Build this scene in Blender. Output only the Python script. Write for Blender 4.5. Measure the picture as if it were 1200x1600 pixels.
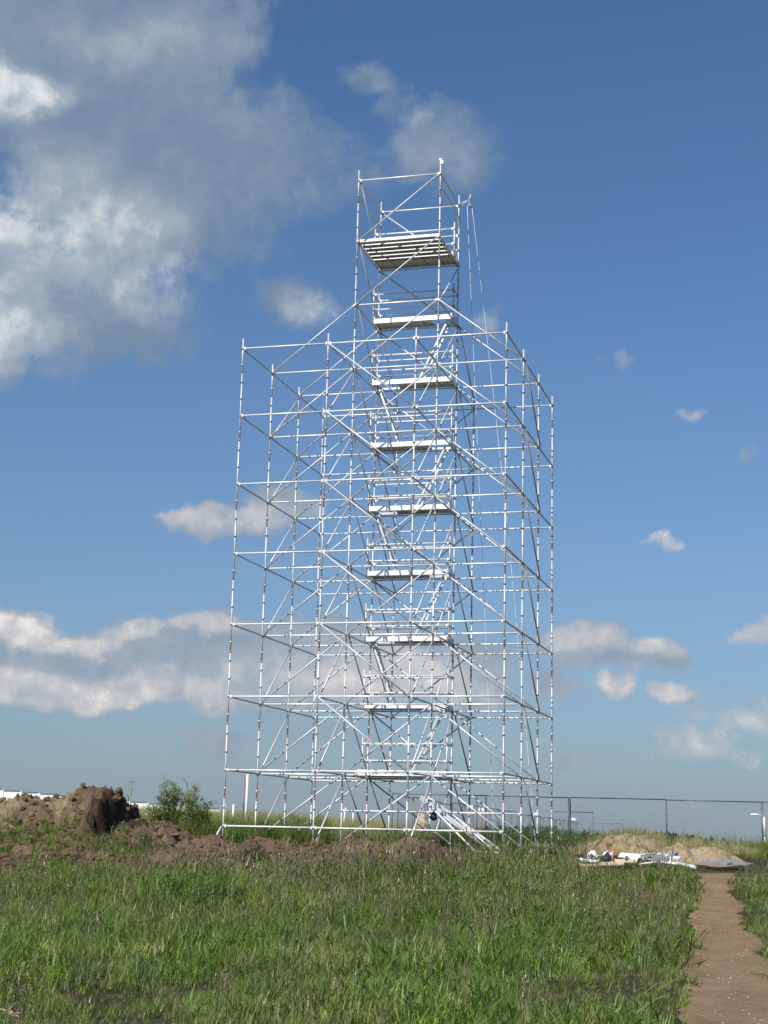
import bpy, bmesh, math, random
import numpy as np
from mathutils import Vector, Matrix, noise as mnoise

random.seed(7); RNG = np.random.default_rng(7)
for o in list(bpy.data.objects): bpy.data.objects.remove(o)
SC = bpy.context.scene
COL = SC.collection

# ------------------------------------------------------------------ camera
CAM = Vector((15.7574, -41.1962, 0.3995))
CR = Vector((0.96454341, 0.26297495, 0.02236489))
CU = Vector((0.03105496, -0.19723707, 0.97986383))
CF = Vector((-0.26209083, 0.94442666, 0.19841039))
FPX = 2478.56
cd = bpy.data.cameras.new('camera'); cam = bpy.data.objects.new('camera', cd); COL.objects.link(cam)
m = Matrix((( CR.x, CU.x, -CF.x, CAM.x), (CR.y, CU.y, -CF.y, CAM.y), (CR.z, CU.z, -CF.z, CAM.z), (0, 0, 0, 1)))
cam.matrix_world = m
cd.sensor_fit = 'VERTICAL'; cd.sensor_height = 24.0; cd.sensor_width = 18.0
cd.lens = FPX * 24.0 / 1600.0
cd.clip_start = 0.1; cd.clip_end = 20000
SC.camera = cam
YAW = 0.2707
RT = Vector((math.cos(YAW), math.sin(YAW), 0)); FW = Vector((-math.sin(YAW), math.cos(YAW), 0))
def W(s, d, z=0.0):                      # site coordinates: metres to the right, metres forward, height
    p = CAM + RT * s + FW * d; return Vector((p.x, p.y, z))
def SD(x, y):
    v = Vector((x - CAM.x, y - CAM.y, 0)); return v.dot(RT), v.dot(FW)
def px(x, y, d):                         # place seen at a pixel of the 1200x1600 photo, at true distance d
    v = CF + CR * ((x - 600) / FPX) - CU * ((y - 800) / FPX)
    return CAM + v * (d / v.dot(FW))

# ------------------------------------------------------------------ light
hs = Vector((-0.35, -1.115, 0)); SUN_EL = math.atan(1 / hs.length); hs.normalize()
SUN = Vector((hs.x * math.cos(SUN_EL), hs.y * math.cos(SUN_EL), math.sin(SUN_EL)))
ld = bpy.data.lights.new('sun', 'SUN'); ld.energy = 5.0; ld.angle = math.radians(0.5); ld.color = (1.0, 0.95, 0.87)
sun = bpy.data.objects.new('sun', ld); COL.objects.link(sun)
sun.rotation_euler = SUN.to_track_quat('Z', 'Y').to_euler()
SC.view_settings.view_transform = 'Standard'; SC.view_settings.look = 'None'
SC.view_settings.gamma = 1.0; SC.view_settings.use_curve_mapping = False
SC.view_settings.exposure = 0.08

class NT:
    """tiny helper for node trees"""
    def __init__(s, tree): s.t = tree; s.n = tree.nodes; s.l = tree.links
    def new(s, typ, **kw):
        n = s.n.new(typ)
        for k, v in kw.items(): setattr(n, k, v)
        return n
    def link(s, a, b): s.l.new(a, b)
    def put(s, sock, v):
        if isinstance(v, bpy.types.NodeSocket): s.link(v, sock)
        else: sock.default_value = v
    def math(s, op, a, b=None, c=None, clamp=False):
        n = s.new('ShaderNodeMath', operation=op, use_clamp=clamp)
        s.put(n.inputs[0], a)
        if b is not None: s.put(n.inputs[1], b)
        if c is not None: s.put(n.inputs[2], c)
        return n.outputs[0]
    def vmath(s, op, a, b):
        n = s.new('ShaderNodeVectorMath', operation=op); s.put(n.inputs[0], a); s.put(n.inputs[1], b)
        return n.outputs[0]
    def noise(s, vec, scale, detail=4, rough=0.5, dist=0.0, out=0):
        n = s.new('ShaderNodeTexNoise'); 
        if vec is not None: s.link(vec, n.inputs['Vector'])
        n.inputs['Scale'].default_value = scale; n.inputs['Detail'].default_value = detail
        n.inputs['Roughness'].default_value = rough; n.inputs['Distortion'].default_value = dist
        return n.outputs[out]
    def ramp(s, fac, stops, interp='LINEAR'):
        n = s.new('ShaderNodeValToRGB'); s.link(fac, n.inputs[0]); e = n.color_ramp.elements
        n.color_ramp.interpolation = interp
        while len(e) < len(stops): e.new(0.5)
        for k, (p, c) in enumerate(stops):
            e[k].position = p; e[k].color = (c[0], c[1], c[2], 1) if not isinstance(c, (int, float)) else (c, c, c, 1)
        return n.outputs[0]
    def mix(s, fac, a, b, typ='MIX'):
        n = s.new('ShaderNodeMix', data_type='RGBA', blend_type=typ)
        s.put(n.inputs[0], fac)
        s.put(n.inputs[6], a if isinstance(a, bpy.types.NodeSocket) else (*a, 1))
        s.put(n.inputs[7], b if isinstance(b, bpy.types.NodeSocket) else (*b, 1))
        return n.outputs[2]
    def smooth(s, v, lo, hi):
        n = s.new('ShaderNodeMapRange', interpolation_type='SMOOTHSTEP')
        s.put(n.inputs[0], v); n.inputs[1].default_value = lo; n.inputs[2].default_value = hi
        return n.outputs[0]

def build_world():
    w = bpy.data.worlds.new('World'); SC.world = w; w.use_nodes = True
    w.node_tree.nodes.clear(); t = NT(w.node_tree)
    out = t.new('ShaderNodeOutputWorld'); bg = t.new('ShaderNodeBackground'); t.link(bg.outputs[0], out.inputs[0])
    bg.inputs[1].default_value = 0.085
    sky = t.new('ShaderNodeTexSky', sky_type='NISHITA'); sky.sun_disc = False
    sky.sun_elevation = SUN_EL; sky.sun_rotation = math.atan2(SUN.x, SUN.y)
    sky.altitude = 100; sky.air_density = 1.0; sky.dust_density = 0.6; sky.ozone_density = 3.0
    tc = t.new('ShaderNodeTexCoord'); sep = t.new('ShaderNodeSeparateXYZ'); t.link(tc.outputs['Generated'], sep.inputs[0])
    vdir = tc.outputs['Generated']
    u = t.math('ARCTAN2', sep.outputs[0], sep.outputs[1]); v = t.math('ARCSINE', sep.outputs[2])
    # wobble the sky coordinates so that cloud outlines billow
    n1 = t.new('ShaderNodeTexNoise'); t.link(vdir, n1.inputs['Vector']); n1.inputs['Scale'].default_value = 14
    n1.inputs['Detail'].default_value = 6; n1.inputs['Roughness'].default_value = 0.6
    sn = t.new('ShaderNodeSeparateColor'); t.link(n1.outputs[1], sn.inputs[0])
    u = t.math('ADD', u, t.math('MULTIPLY', t.math('SUBTRACT', sn.outputs[0], 0.5), 0.07))
    v = t.math('ADD', v, t.math('MULTIPLY', t.math('SUBTRACT', sn.outputs[1], 0.5), 0.05))
    def azel(x, y):
        p = (CF + CR * ((x - 600) / FPX) - CU * ((y - 800) / FPX)).normalized()
        return math.atan2(p.x, p.y), math.asin(p.z)
    def blobs(lst):
        acc = None
        for (x, y, a, b, k) in lst:
            u0, v0 = azel(x, y)
            du = t.math('MULTIPLY', t.math('SUBTRACT', u, u0), FPX / a)
            dv = t.math('MULTIPLY', t.math('SUBTRACT', v, v0), FPX / b)
            q = t.math('SUBTRACT', 1.0, t.math('ADD', t.math('MULTIPLY', du, du), t.math('MULTIPLY', dv, dv)))
            q = t.math('MAXIMUM', t.math('SUBTRACT', q, (1 - k) * 1.3), -1.7)
            acc = q if acc is None else t.math('SMOOTH_MAX', acc, q, 0.25)
        return acc
    grey = blobs([(60, 40, 250, 150, 1), (260, 70, 150, 150, 1), (200, 260, 260, 190, 1), (420, 250, 190, 90, .7),
                  (60, 430, 240, 150, 1), (190, 500, 170, 90, .85), (20, 560, 60, 70, .9), (300, 330, 150, 120, .8),
                  (575, 118, 85, 38, .5), (690, 235, 130, 75, .75), (620, 175, 60, 60, .55), (530, 290, 130, 60, .5),
                  (465, 460, 100, 50, .75), (770, 508, 50, 28, .5)])
    cum = blobs([(30, 1000, 70, 38, 1), (190, 1005, 110, 42, 1), (335, 1000, 70, 42, 1), (150, 1062, 330, 52, 1),
                 (430, 1045, 130, 75, .9), (560, 1040, 170, 80, .9), (720, 1060, 110, 75, .8),
                 (905, 1010, 78, 40, .85), (1000, 1022, 110, 40, .75), (870, 1080, 60, 40, .5), (1090, 1170, 150, 60, .35), (960, 1070, 50, 34, .7), (1055, 1085, 60, 22, .75),
                 (340, 1160, 70, 40, .5), (500, 1150, 150, 50, .45), (1180, 990, 50, 26, .5), (1075, 638, 44, 22, .38),
                 (1010, 850, 55, 22, .25), (955, 552, 34, 20, .4), (1180, 690, 44, 22, .35), (1150, 1110, 130, 90, .4),
                 (355, 815, 105, 27, .8), (440, 790, 60, 35, .75), (900, 1190, 70, 30, .4)])
    fb = t.noise(vdir, 9, 9, 0.6, 0.3); fb2 = t.noise(t.vmath('ADD', vdir, (3.1, 1.7, 0.4)), 30, 8, 0.62, 0.2)
    fb3 = t.noise(t.vmath('ADD', vdir, (0.3, 5.7, 2.4)), 85, 6, 0.65, 0.4)
    n = t.math('ADD', t.math('MULTIPLY', t.math('SUBTRACT', fb, 0.5), 2.0), t.math('ADD', t.math('MULTIPLY', t.math('SUBTRACT', fb2, 0.5), 1.5), t.math('MULTIPLY', t.math('SUBTRACT', fb3, 0.5), 0.9)))
    # the rest of the sky, outside the part in view: scattered clouds of the same kind
    fwd = t.new('ShaderNodeVectorMath', operation='DOT_PRODUCT'); t.link(vdir, fwd.inputs[0]); fwd.inputs[1].default_value = (CF.x, CF.y, CF.z)
    away = t.math('SUBTRACT', 1.0, t.smooth(fwd.outputs['Value'], 0.78, 0.88))
    gen = t.math('ADD', t.math('MULTIPLY', t.math('SUBTRACT', t.noise(vdir, 2.6, 6, 0.55, 0.3), 0.56), 6.0),
                 t.math('MULTIPLY', t.math('SUBTRACT', away, 1.0), 4.0))
    dg = t.math('MULTIPLY', t.smooth(t.math('ADD', t.math('SMOOTH_MAX', grey, gen, 0.2), n), -0.45, 0.65), 0.95)
    dc = t.math('MULTIPLY', t.smooth(t.math('ADD', cum, t.math('MULTIPLY', n, 0.8)), -0.35, 0.40), 0.95)
    # light and shade of the clouds: noise compared with the same noise a step towards the sun
    off = t.vmath('ADD', vdir, (SUN.x * 0.018, SUN.y * 0.0, 0.016))
    fbo = t.noise(off, 9, 9, 0.6, 0.3); fb2o = t.noise(t.vmath('ADD', off, (3.1, 1.7, 0.4)), 30, 8, 0.62, 0.2)
    rel = t.math('ADD', t.math('MULTIPLY', t.math('SUBTRACT', fb, fbo), 1.3), t.math('MULTIPLY', t.math('SUBTRACT', fb2, fb2o), 1.0))
    lit = blobs([(70, 350, 250, 110, .95), (10, 150, 75, 40, 1.4), (250, 448, 65, 50, 1.2), (10, 500, 120, 110, 1), (500, 475, 70, 35, 1), (690, 250, 110, 60, .25), (650, 190, 40, 25, .5), (230, 70, 200, 70, .15), (780, 500, 60, 40, .7)])
    lg = t.math('ADD', t.math('MULTIPLY', t.smooth(lit, -1.0, 1.2), 0.80), t.math('ADD', t.math('MULTIPLY', rel, 0.8), t.math('MULTIPLY', t.math('SUBTRACT', t.noise(vdir, 5, 3), 0.44), 0.9)))
    gcol = t.ramp(lg, [(0.0, (2.1, 3.0, 4.3)), (0.35, (2.8, 3.65, 4.8)), (0.70, (4.3, 5.1, 6.0)), (1.0, (8.8, 9.0, 9.3))])
    clit = blobs([(120, 1078, 330, 34, 1), (40, 988, 60, 20, 1), (120, 995, 60, 16, .8), (205, 982, 70, 18, 1), (325, 982, 60, 20, 1), (600, 1065, 200, 55, .9), (430, 1060, 120, 50, .7),
                  (900, 1000, 70, 28, .9), (1000, 1005, 90, 22, .9), (960, 1065, 45, 26, 1), (1055, 1080, 55, 20, 1), (360, 812, 120, 26, .6), (1050, 640, 90, 60, .6), (1000, 850, 60, 30, .6), (1180, 985, 60, 30, .8), (1100, 1150, 160, 90, .5)])
    lc = t.math('ADD', t.math('MULTIPLY_ADD', t.smooth(clit, -0.8, 0.8), 0.62, 0.12), t.math('ADD', t.math('MULTIPLY', rel, 1.2), t.math('MULTIPLY', t.math('SUBTRACT', t.noise(vdir, 12, 3), 0.5), 1.1)))
    ccol = t.ramp(lc, [(0.0, (3.2, 4.05, 5.1)), (0.4, (4.2, 4.8, 5.7)), (0.75, (6.4, 6.4, 6.6)), (1.0, (9.4, 9.1, 8.9))])
    hsv = t.new('ShaderNodeHueSaturation'); t.link(sky.outputs[0], hsv.inputs['Color'])
    hsv.inputs['Saturation'].default_value = 1.0; hsv.inputs['Value'].default_value = 1.0
    tint = t.mix(1.0, hsv.outputs[0], SKY_TINT, 'MULTIPLY')
    # pale murk low over the horizon, the same all round
    murk = t.math('MULTIPLY', t.math('POWER', 2.718, t.math('MULTIPLY', t.math('ABSOLUTE', sep.outputs[2]), -6.5)), MURK)
    c0 = t.mix(murk, tint, (3.05, 3.65, 4.5))
    c1 = t.mix(dc, c0, ccol); c2 = t.mix(dg, c1, gcol)
    t.link(c2, bg.inputs[0])
    try: w.cycles.sampling_method = 'MANUAL'; w.cycles.sample_map_resolution = 512
    except Exception: pass
SKY_TINT = (0.66, 0.93, 1.16); MURK = 0.90
build_world()

# ------------------------------------------------------------------ materials
MATS = {}
def pbsdf(name):
    m = bpy.data.materials.new(name); m.use_nodes = True; t = NT(m.node_tree)
    b = t.n['Principled BSDF']; MATS[name] = m; return m, t, b
def mat_metal(name, c0, c1, metallic=0.5, rough=0.4, scale=6.0, bump=0.0):
    m, t, b = pbsdf(name)
    tc = t.new('ShaderNodeTexCoord'); oi = t.new('ShaderNodeObjectInfo')
    v = t.vmath('ADD', tc.outputs['Object'], oi.outputs['Location'])
    n = t.noise(v, scale, 5, 0.6)
    f = t.math('ADD', t.math('MULTIPLY', n, 0.8), t.math('MULTIPLY', oi.outputs['Random'], 0.3))
    t.link(t.ramp(f, [(0.25, c0), (0.8, c1)]), b.inputs['Base Color'])
    b.inputs['Metallic'].default_value = metallic
    t.link(t.math('MULTIPLY_ADD', n, 0.25, rough - 0.1), b.inputs['Roughness'])
    return m
def mat_plain(name, c0, c1, rough=0.8, scale=8.0, bump=0.0, detail=6, metallic=0.0, trans=0.0, coords='Object'):
    m, t, b = pbsdf(name)
    tc = t.new('ShaderNodeTexCoord'); n = t.noise(tc.outputs[coords], scale, detail, 0.6)
    t.link(t.ramp(n, [(0.3, c0), (0.7, c1)]), b.inputs['Base Color'])
    b.inputs['Roughness'].default_value = rough; b.inputs['Metallic'].default_value = metallic
    if bump:
        bn = t.new('ShaderNodeBump'); bn.inputs['Strength'].default_value = bump; bn.inputs['Distance'].default_value = 0.05
        t.link(n, bn.inputs['Height']); t.link(bn.outputs[0], b.inputs['Normal'])
    return m
mat_metal('galvanised', (.46, .47, .48), (.70, .70, .71), 0.25, 0.45)
mat_metal('galvanised_bright', (.72, .72, .73), (.90, .90, .90), 0.18, 0.38)  # lighter copy of galvanised; puts the sunlit look of x-running tubes into the colour
mat_metal('rosette_steel', (.30, .305, .31), (.46, .46, .47), 0.5, 0.5)
mat_metal('deck_steel', (.50, .51, .52), (.72, .72, .73), 0.35, 0.45, 3.0)
mat_metal('dark_steel', (.09, .09, .10), (.17, .17, .18), 0.4, 0.5)
mat_metal('fence_steel', (.13, .135, .14), (.24, .245, .25), 0.4, 0.5)
mat_plain('red_tape', (.42, .14, .13), (.56, .22, .20), 0.5)
mat_plain('rope_fibre', (.60, .60, .62), (.78, .78, .80), 0.8)
mat_plain('blue_plastic', (.02, .07, .25), (.03, .12, .35), 0.4)
mat_plain('white_paint', (.70, .71, .71), (.84, .84, .84), 0.6, 1.5)
mat_plain('white_plastic', (.60, .62, .66), (.80, .81, .84), 0.4, 5.0, 0.3)
mat_plain('grey_board', (.17, .175, .19), (.28, .285, .30), 0.7, 4.0)
mat_plain('brick_red', (.38, .13, .07), (.50, .20, .11), 0.8)
mat_plain('pale_wood', (.42, .34, .22), (.58, .48, .34), 0.8, 12)
mat_plain('weathered_wood', (.16, .14, .12), (.28, .25, .22), 0.85, 12)
mat_plain('canvas', (.34, .29, .19), (.52, .46, .33), 0.9, 10, 0.5)
mat_plain('dark_cloth', (.02, .02, .025), (.06, .06, .07), 0.9)
mat_plain('red_paint', (.30, .05, .04), (.42, .08, .06), 0.6)
mat_plain('concrete', (.30, .29, .27), (.42, .41, .38), 0.9, 6)

def mat_soil(name, cols, coords='Object', scale=1.0):
    m, t, b = pbsdf(name)
    g = t.new('ShaderNodeNewGeometry'); v = g.outputs['Position']
    n = t.noise(v, 0.9 * scale, 8, 0.65); n2 = t.noise(v, 9 * scale, 8, 0.7); n3 = t.noise(v, 45 * scale, 4, 0.6)
    f = t.math('ADD', t.math('MULTIPLY', n, 0.55), t.math('MULTIPLY', n2, 0.45))
    c = t.ramp(f, [(0.32, cols[0]), (0.48, cols[1]), (0.66, cols[2])])
    sp = t.math('GREATER_THAN', n3, 0.66)
    c = t.mix(t.math('MULTIPLY', sp, 0.5), c, cols[3])
    t.link(c, b.inputs['Base Color']); b.inputs['Roughness'].default_value = 0.95
    b.inputs['Specular IOR Level'].default_value = 0.15
    bn = t.new('ShaderNodeBump'); bn.inputs['Strength'].default_value = 0.8; bn.inputs['Distance'].default_value = 0.06
    t.link(t.math('ADD', t.math('MULTIPLY', n2, 1.0), t.math('MULTIPLY', n3, 0.35)), bn.inputs['Height']); t.link(bn.outputs[0], b.inputs['Normal'])
    return m
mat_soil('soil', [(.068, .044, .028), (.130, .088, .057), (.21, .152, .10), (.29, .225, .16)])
mat_soil('soil_dark', [(.020, .014, .011), (.045, .030, .022), (.085, .058, .042), (.12, .09, .07)])  # darkest soil tone; on the heap's steep face it stands in for shade
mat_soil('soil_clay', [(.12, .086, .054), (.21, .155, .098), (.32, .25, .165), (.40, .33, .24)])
mat_soil('sand', [(.20, .145, .090), (.33, .25, .165), (.46, .37, .26), (.52, .44, .34)])
mat_soil('path_dirt', [(.185, .120, .068), (.275, .185, .110), (.36, .255, .16), (.46, .37, .26)], scale=1.3)

def mat_ground():
    m, t, b = pbsdf('field_ground')
    g = t.new('ShaderNodeNewGeometry'); v = g.outputs['Position']
    at = t.new('ShaderNodeAttribute'); at.attribute_name = 'cover'; sc = t.new('ShaderNodeSeparateColor'); t.link(at.outputs['Color'], sc.inputs[0])
    n = t.noise(v, 0.7, 8, 0.65); n2 = t.noise(v, 8, 8, 0.7); nf = t.noise(v, 0.03, 6, 0.6)
    f = t.math('ADD', t.math('MULTIPLY', n, 0.5), t.math('MULTIPLY', n2, 0.5))
    under = t.ramp(f, [(0.35, (.020, .028, .010)), (0.5, (.050, .052, .022)), (0.65, (.11, .085, .050))])
    soil = t.ramp(f, [(0.35, (.065, .038, .027)), (0.5, (.120, .072, .050)), (0.66, (.20, .13, .09))])
    straw = t.ramp(f, [(0.35, (.20, .175, .075)), (0.5, (.31, .27, .13)), (0.66, (.42, .36, .20))])
    far = t.ramp(nf, [(0.4, (.035, .060, .022)), (0.55, (.09, .10, .04)), (0.65, (.17, .15, .07))])
    c = t.mix(sc.outputs[0], under, soil); c = t.mix(sc.outputs[1], c, straw); c = t.mix(sc.outputs[2], c, far)
    t.link(c, b.inputs['Base Color']); b.inputs['Roughness'].default_value = 1.0; b.inputs['Specular IOR Level'].default_value = 0.1
    bn = t.new('ShaderNodeBump'); bn.inputs['Strength'].default_value = 0.9; bn.inputs['Distance'].default_value = 0.06
    t.link(n2, bn.inputs['Height']); t.link(bn.outputs[0], b.inputs['Normal'])
mat_ground()

def mat_leaf(name, lo, mid, hi, dry, dryness=0.25, trans=0.35):
    """leaf colour varies per plant and in patches over the ground"""
    m = bpy.data.materials.new(name); m.use_nodes = True; t = NT(m.node_tree); t.n.clear(); MATS[name] = m
    out = t.new('ShaderNodeOutputMaterial')
    g = t.new('ShaderNodeNewGeometry'); oi = t.new('ShaderNodeObjectInfo'); at = t.new('ShaderNodeAttribute'); at.attribute_name = 'shade'
    n = t.noise(g.outputs['Position'], 0.55, 4, 0.6); n2 = t.noise(g.outputs['Position'], 2.6, 3, 0.6)
    f = t.math('ADD', t.math('ADD', t.math('MULTIPLY', n, 0.55), t.math('MULTIPLY', n2, 0.3)), t.math('MULTIPLY', t.math('SUBTRACT', oi.outputs['Random'], 0.3), 0.35))
    c = t.ramp(f, [(0.30, lo), (0.50, mid), (0.72, hi)])
    dn = t.math('ADD', t.noise(t.vmath('ADD', g.outputs['Position'], (31, 7, 3)), 0.45, 5, 0.65), t.math('MULTIPLY', t.math('SUBTRACT', at.outputs['Fac'], 0.5), 0.45))
    c = t.mix(t.smooth(dn, 0.66 - dryness * 0.4, 0.80 - dryness * 0.4), c, dry)
    d = t.new('ShaderNodeBsdfPrincipled'); t.link(c, d.inputs['Base Color']); d.inputs['Roughness'].default_value = 0.42
    d.inputs['Specular IOR Level'].default_value = 0.5
    tr = t.new('ShaderNodeBsdfTranslucent'); t.link(t.mix(1.0, c, (1.0, 1.15, 0.5), 'MULTIPLY'), tr.inputs[0])
    mx = t.new('ShaderNodeMixShader'); mx.inputs[0].default_value = trans
    t.link(d.outputs[0], mx.inputs[1]); t.link(tr.outputs[0], mx.inputs[2]); t.link(mx.outputs[0], out.inputs[0])
    return m
mat_leaf('grass_green', (.085, .150, .016), (.200, .305, .034), (.340, .440, .085), (.33, .30, .14), 0.25)
mat_leaf('grass_dark', (.050, .110, .018), (.095, .180, .032), (.165, .260, .055), (.19, .17, .08), 0.18)
mat_leaf('grass_dry', (.15, .125, .07), (.24, .20, .115), (.34, .29, .17), (.13, .10, .07), 0.3, 0.2)
mat_leaf('grass_stem', (.095, .095, .045), (.17, .155, .075), (.25, .23, .12), (.17, .12, .09), 0.3, 0.1)
mat_leaf('straw', (.34, .30, .14), (.48, .42, .22), (.58, .51, .30), (.15, .19, .05), 0.2, 0.3)
mat_leaf('weed_leaf', (.070, .125, .020), (.130, .210, .036), (.22, .30, .07), (.26, .25, .12), 0.22, 0.35)
mat_leaf('pale_leaf', (.20, .27, .14), (.32, .40, .22), (.44, .50, .30), (.34, .33, .24), 0.2, 0.35)
mat_leaf('bush_dark', (.018, .045, .014), (.035, .075, .022), (.060, .11, .035), (.06, .07, .03), 0.1, 0.25)
mat_leaf('far_tree', (.020, .040, .016), (.032, .060, .024), (.05, .085, .03), (.05, .06, .03), 0.1, 0.2)

# ------------------------------------------------------------------ object helpers
def tag(o, label=None, cat=None, group=None, kind=None):
    if label: o['label'] = label
    if cat: o['category'] = cat
    if group: o['group'] = group
    if kind: o['kind'] = kind
    return o
def empty(name, loc=(0, 0, 0), rz=0.0):
    o = bpy.data.objects.new(name, None); COL.objects.link(o); o.location = loc; o.rotation_euler = (0, 0, rz)
    o.empty_display_size = 0.2; return o
def add(name, me, parent=None, mat=None, M=None, smooth=False):
    o = bpy.data.objects.new(name, me); COL.objects.link(o)
    if mat and not me.materials: me.materials.append(MATS[mat])
    if M is not None: o.matrix_local = M
    if parent: o.parent = parent
    return o
def bm_mesh(name, bm, mat=None, smooth=False):
    me = bpy.data.meshes.new(name); bm.to_mesh(me); bm.free()
    if mat: me.materials.append(MATS[mat])
    if smooth:
        for p in me.polygons: p.use_smooth = True
    return me
def bm_tube(bm, a, b, r, n=8, r2=None, mi=0):
    a = Vector(a); b = Vector(b); d = b - a; r2 = r if r2 is None else r2
    q = d.to_track_quat('Z', 'Y'); ra = []; rb = []
    for k in range(n):
        c, s = math.cos(2 * math.pi * k / n), math.sin(2 * math.pi * k / n)
        ra.append(bm.verts.new(a + q @ Vector((c * r, s * r, 0)))); rb.append(bm.verts.new(b + q @ Vector((c * r2, s * r2, 0))))
    for k in range(n):
        f = bm.faces.new((ra[k], ra[(k + 1) % n], rb[(k + 1) % n], rb[k])); f.smooth = True; f.material_index = mi
    f = bm.faces.new(ra[::-1]); f.material_index = mi; f = bm.faces.new(rb); f.material_index = mi
def bm_path(bm, pts, r, n=6, mi=0):
    pts = [Vector(p) for p in pts]; rings = []
    for i, p in enumerate(pts):
        d = (pts[min(i + 1, len(pts) - 1)] - pts[max(i - 1, 0)]).normalized(); q = d.to_track_quat('Z', 'Y')
        rr = r[i] if isinstance(r, (list, tuple)) else r
        rings.append([bm.verts.new(p + q @ Vector((math.cos(2 * math.pi * k / n) * rr, math.sin(2 * math.pi * k / n) * rr, 0))) for k in range(n)])
    for A, B in zip(rings, rings[1:]):
        # match nearest start to avoid twisting
        j = min(range(n), key=lambda k: (B[k].co - A[0].co).length)
        for k in range(n):
            f = bm.faces.new((A[k], A[(k + 1) % n], B[(k + 1 + j) % n], B[(k + j) % n])); f.smooth = True; f.material_index = mi
    bm.faces.new(rings[0][::-1]); bm.faces.new(rings[-1])
def bm_box(bm, lo, hi, mi=0, M=None):
    v = []
    for z in (lo[2], hi[2]):
        for x, y in ((lo[0], lo[1]), (hi[0], lo[1]), (hi[0], hi[1]), (lo[0], hi[1])):
            p = Vector((x, y, z)); v.append(bm.verts.new(M @ p if M else p))
    for f in ((0, 3, 2, 1), (4, 5, 6, 7), (0, 1, 5, 4), (1, 2, 6, 5), (2, 3, 7, 6), (3, 0, 4, 7)):
        bm.faces.new([v[i] for i in f]).material_index = mi
def box_mesh(name, lo, hi, mat, bevel=0.0):
    bm = bmesh.new(); bm_box(bm, lo, hi)
    if bevel: bmesh.ops.bevel(bm, geom=bm.edges[:], offset=bevel, segments=1, affect='EDGES')
    return bm_mesh(name, bm, mat)
def along(a, b):
    """matrix that lays a unit mesh (built along +X from the origin) from a towards b"""
    a = Vector(a); d = (Vector(b) - a); return Matrix.Translation(a) @ d.to_track_quat('X', 'Z').to_matrix().to_4x4()

# value noise for heights
def _hash(i, j, seed):
    h = (i * 374761393 + j * 668265263 + seed * 1442695041) & 0xffffffff
    h = ((h ^ (h >> 13)) * 1274126177) & 0xffffffff
    return ((h ^ (h >> 16)) & 0xffff) / 65535.0
def vnoise(x, y, seed=0):
    xi = np.floor(x).astype(np.int64); yi = np.floor(y).astype(np.int64); fx = x - xi; fy = y - yi
    fx = fx * fx * (3 - 2 * fx); fy = fy * fy * (3 - 2 * fy)
    a = _hash(xi, yi, seed); b = _hash(xi + 1, yi, seed); c = _hash(xi, yi + 1, seed); d = _hash(xi + 1, yi + 1, seed)
    return (a + (b - a) * fx) * (1 - fy) + (c + (d - c) * fx) * fy - 0.5
def fbm(x, y, seed=0, oct=4, gain=0.5):
    x = np.asarray(x, float); y = np.asarray(y, float); r = 0; a = 1.0
    for k in range(oct): r = r + a * vnoise(x, y, seed + k); x = x * 2.03 + 5.1; y = y * 2.03 - 3.7; a *= gain
    return r
def sstep(x, a, b):
    t = np.clip((np.asarray(x, float) - a) / (b - a), 0, 1); return t * t * (3 - 2 * t)

# ------------------------------------------------------------------ terrain
DK = [-300, 0, 12, 20, 30, 34, 37, 39.5, 41.3, 52, 60, 80, 130, 300, 900, 9000]
HK = [-1.5, -1.25, -1.2, -1.02, -.68, -.53, -.40, -.22, -.04, -.02, -.1, -.3, -.6, -1.8, -5, -30]
def path_c(d):                             # the trodden path: centre and half width, metres to the right
    d = np.asarray(d, float); return np.interp(d, [0, 13, 19, 27.6, 36, 40], [.5, 3.00, 4.14, 5.78, 7.55, 8.4]) + 0.05 * np.sin(d * 0.9), np.interp(d, [0, 13, 19, 27.6, 36], [.62, .62, .54, .43, .43]) + 0.03 * np.sin(d * 1.7)
def ground(s, d):
    s = np.asarray(s, float); d = np.asarray(d, float)
    h = np.interp(d, DK, HK)
    ridge = np.interp(s, [-60, -20, -14, -7, 0, 5, 12, 20], [1.6, 1.55, 1.5, 1.45, 1.1, .6, .1, -.2])
    h = h + ridge * sstep(d, 56, 92) * (1 - sstep(d, 230, 500))
    h = h + 0.10 * fbm(s * 0.35, d * 0.35, 11, 3) * sstep(d, 4, 12) * (1 - sstep(d, 200, 400) * 0.5)
    h = h + 0.035 * fbm(s * 2.2, d * 2.2, 5, 4) * (1 - sstep(d, 60, 90))
    c, w = path_c(d); k = np.exp(-((s - c) / (w * 1.3)) ** 4) * (1 - sstep(d, 36, 39))
    h = h - 0.05 * k + 0.02 * fbm(s * 5, d * 2, 77, 3) * k
    return h
def soilmask(s, d):
    n = fbm(s * 0.9, d * 0.9, 21, 4)
    a = (1 - sstep(s, -3.6, -1.6)) * sstep(d + n * 2.5, 31.6, 33.2) * (1 - sstep(d, 43.0, 46.0))
    b = sstep(d + n * 1.2, 33.9, 35.0) * (1 - sstep(d, 39, 41)) * (1 - sstep(s + n, 1.6, 2.6)) * sstep(s, -4, -3)
    g = sstep(fbm(s * 0.6, d * 0.8, 91, 4), 0.16, 0.3) * (1 - sstep(d, 30, 60)) * 0.25
    return np.clip(np.maximum(np.maximum(a, b), g), 0, 1)
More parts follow.
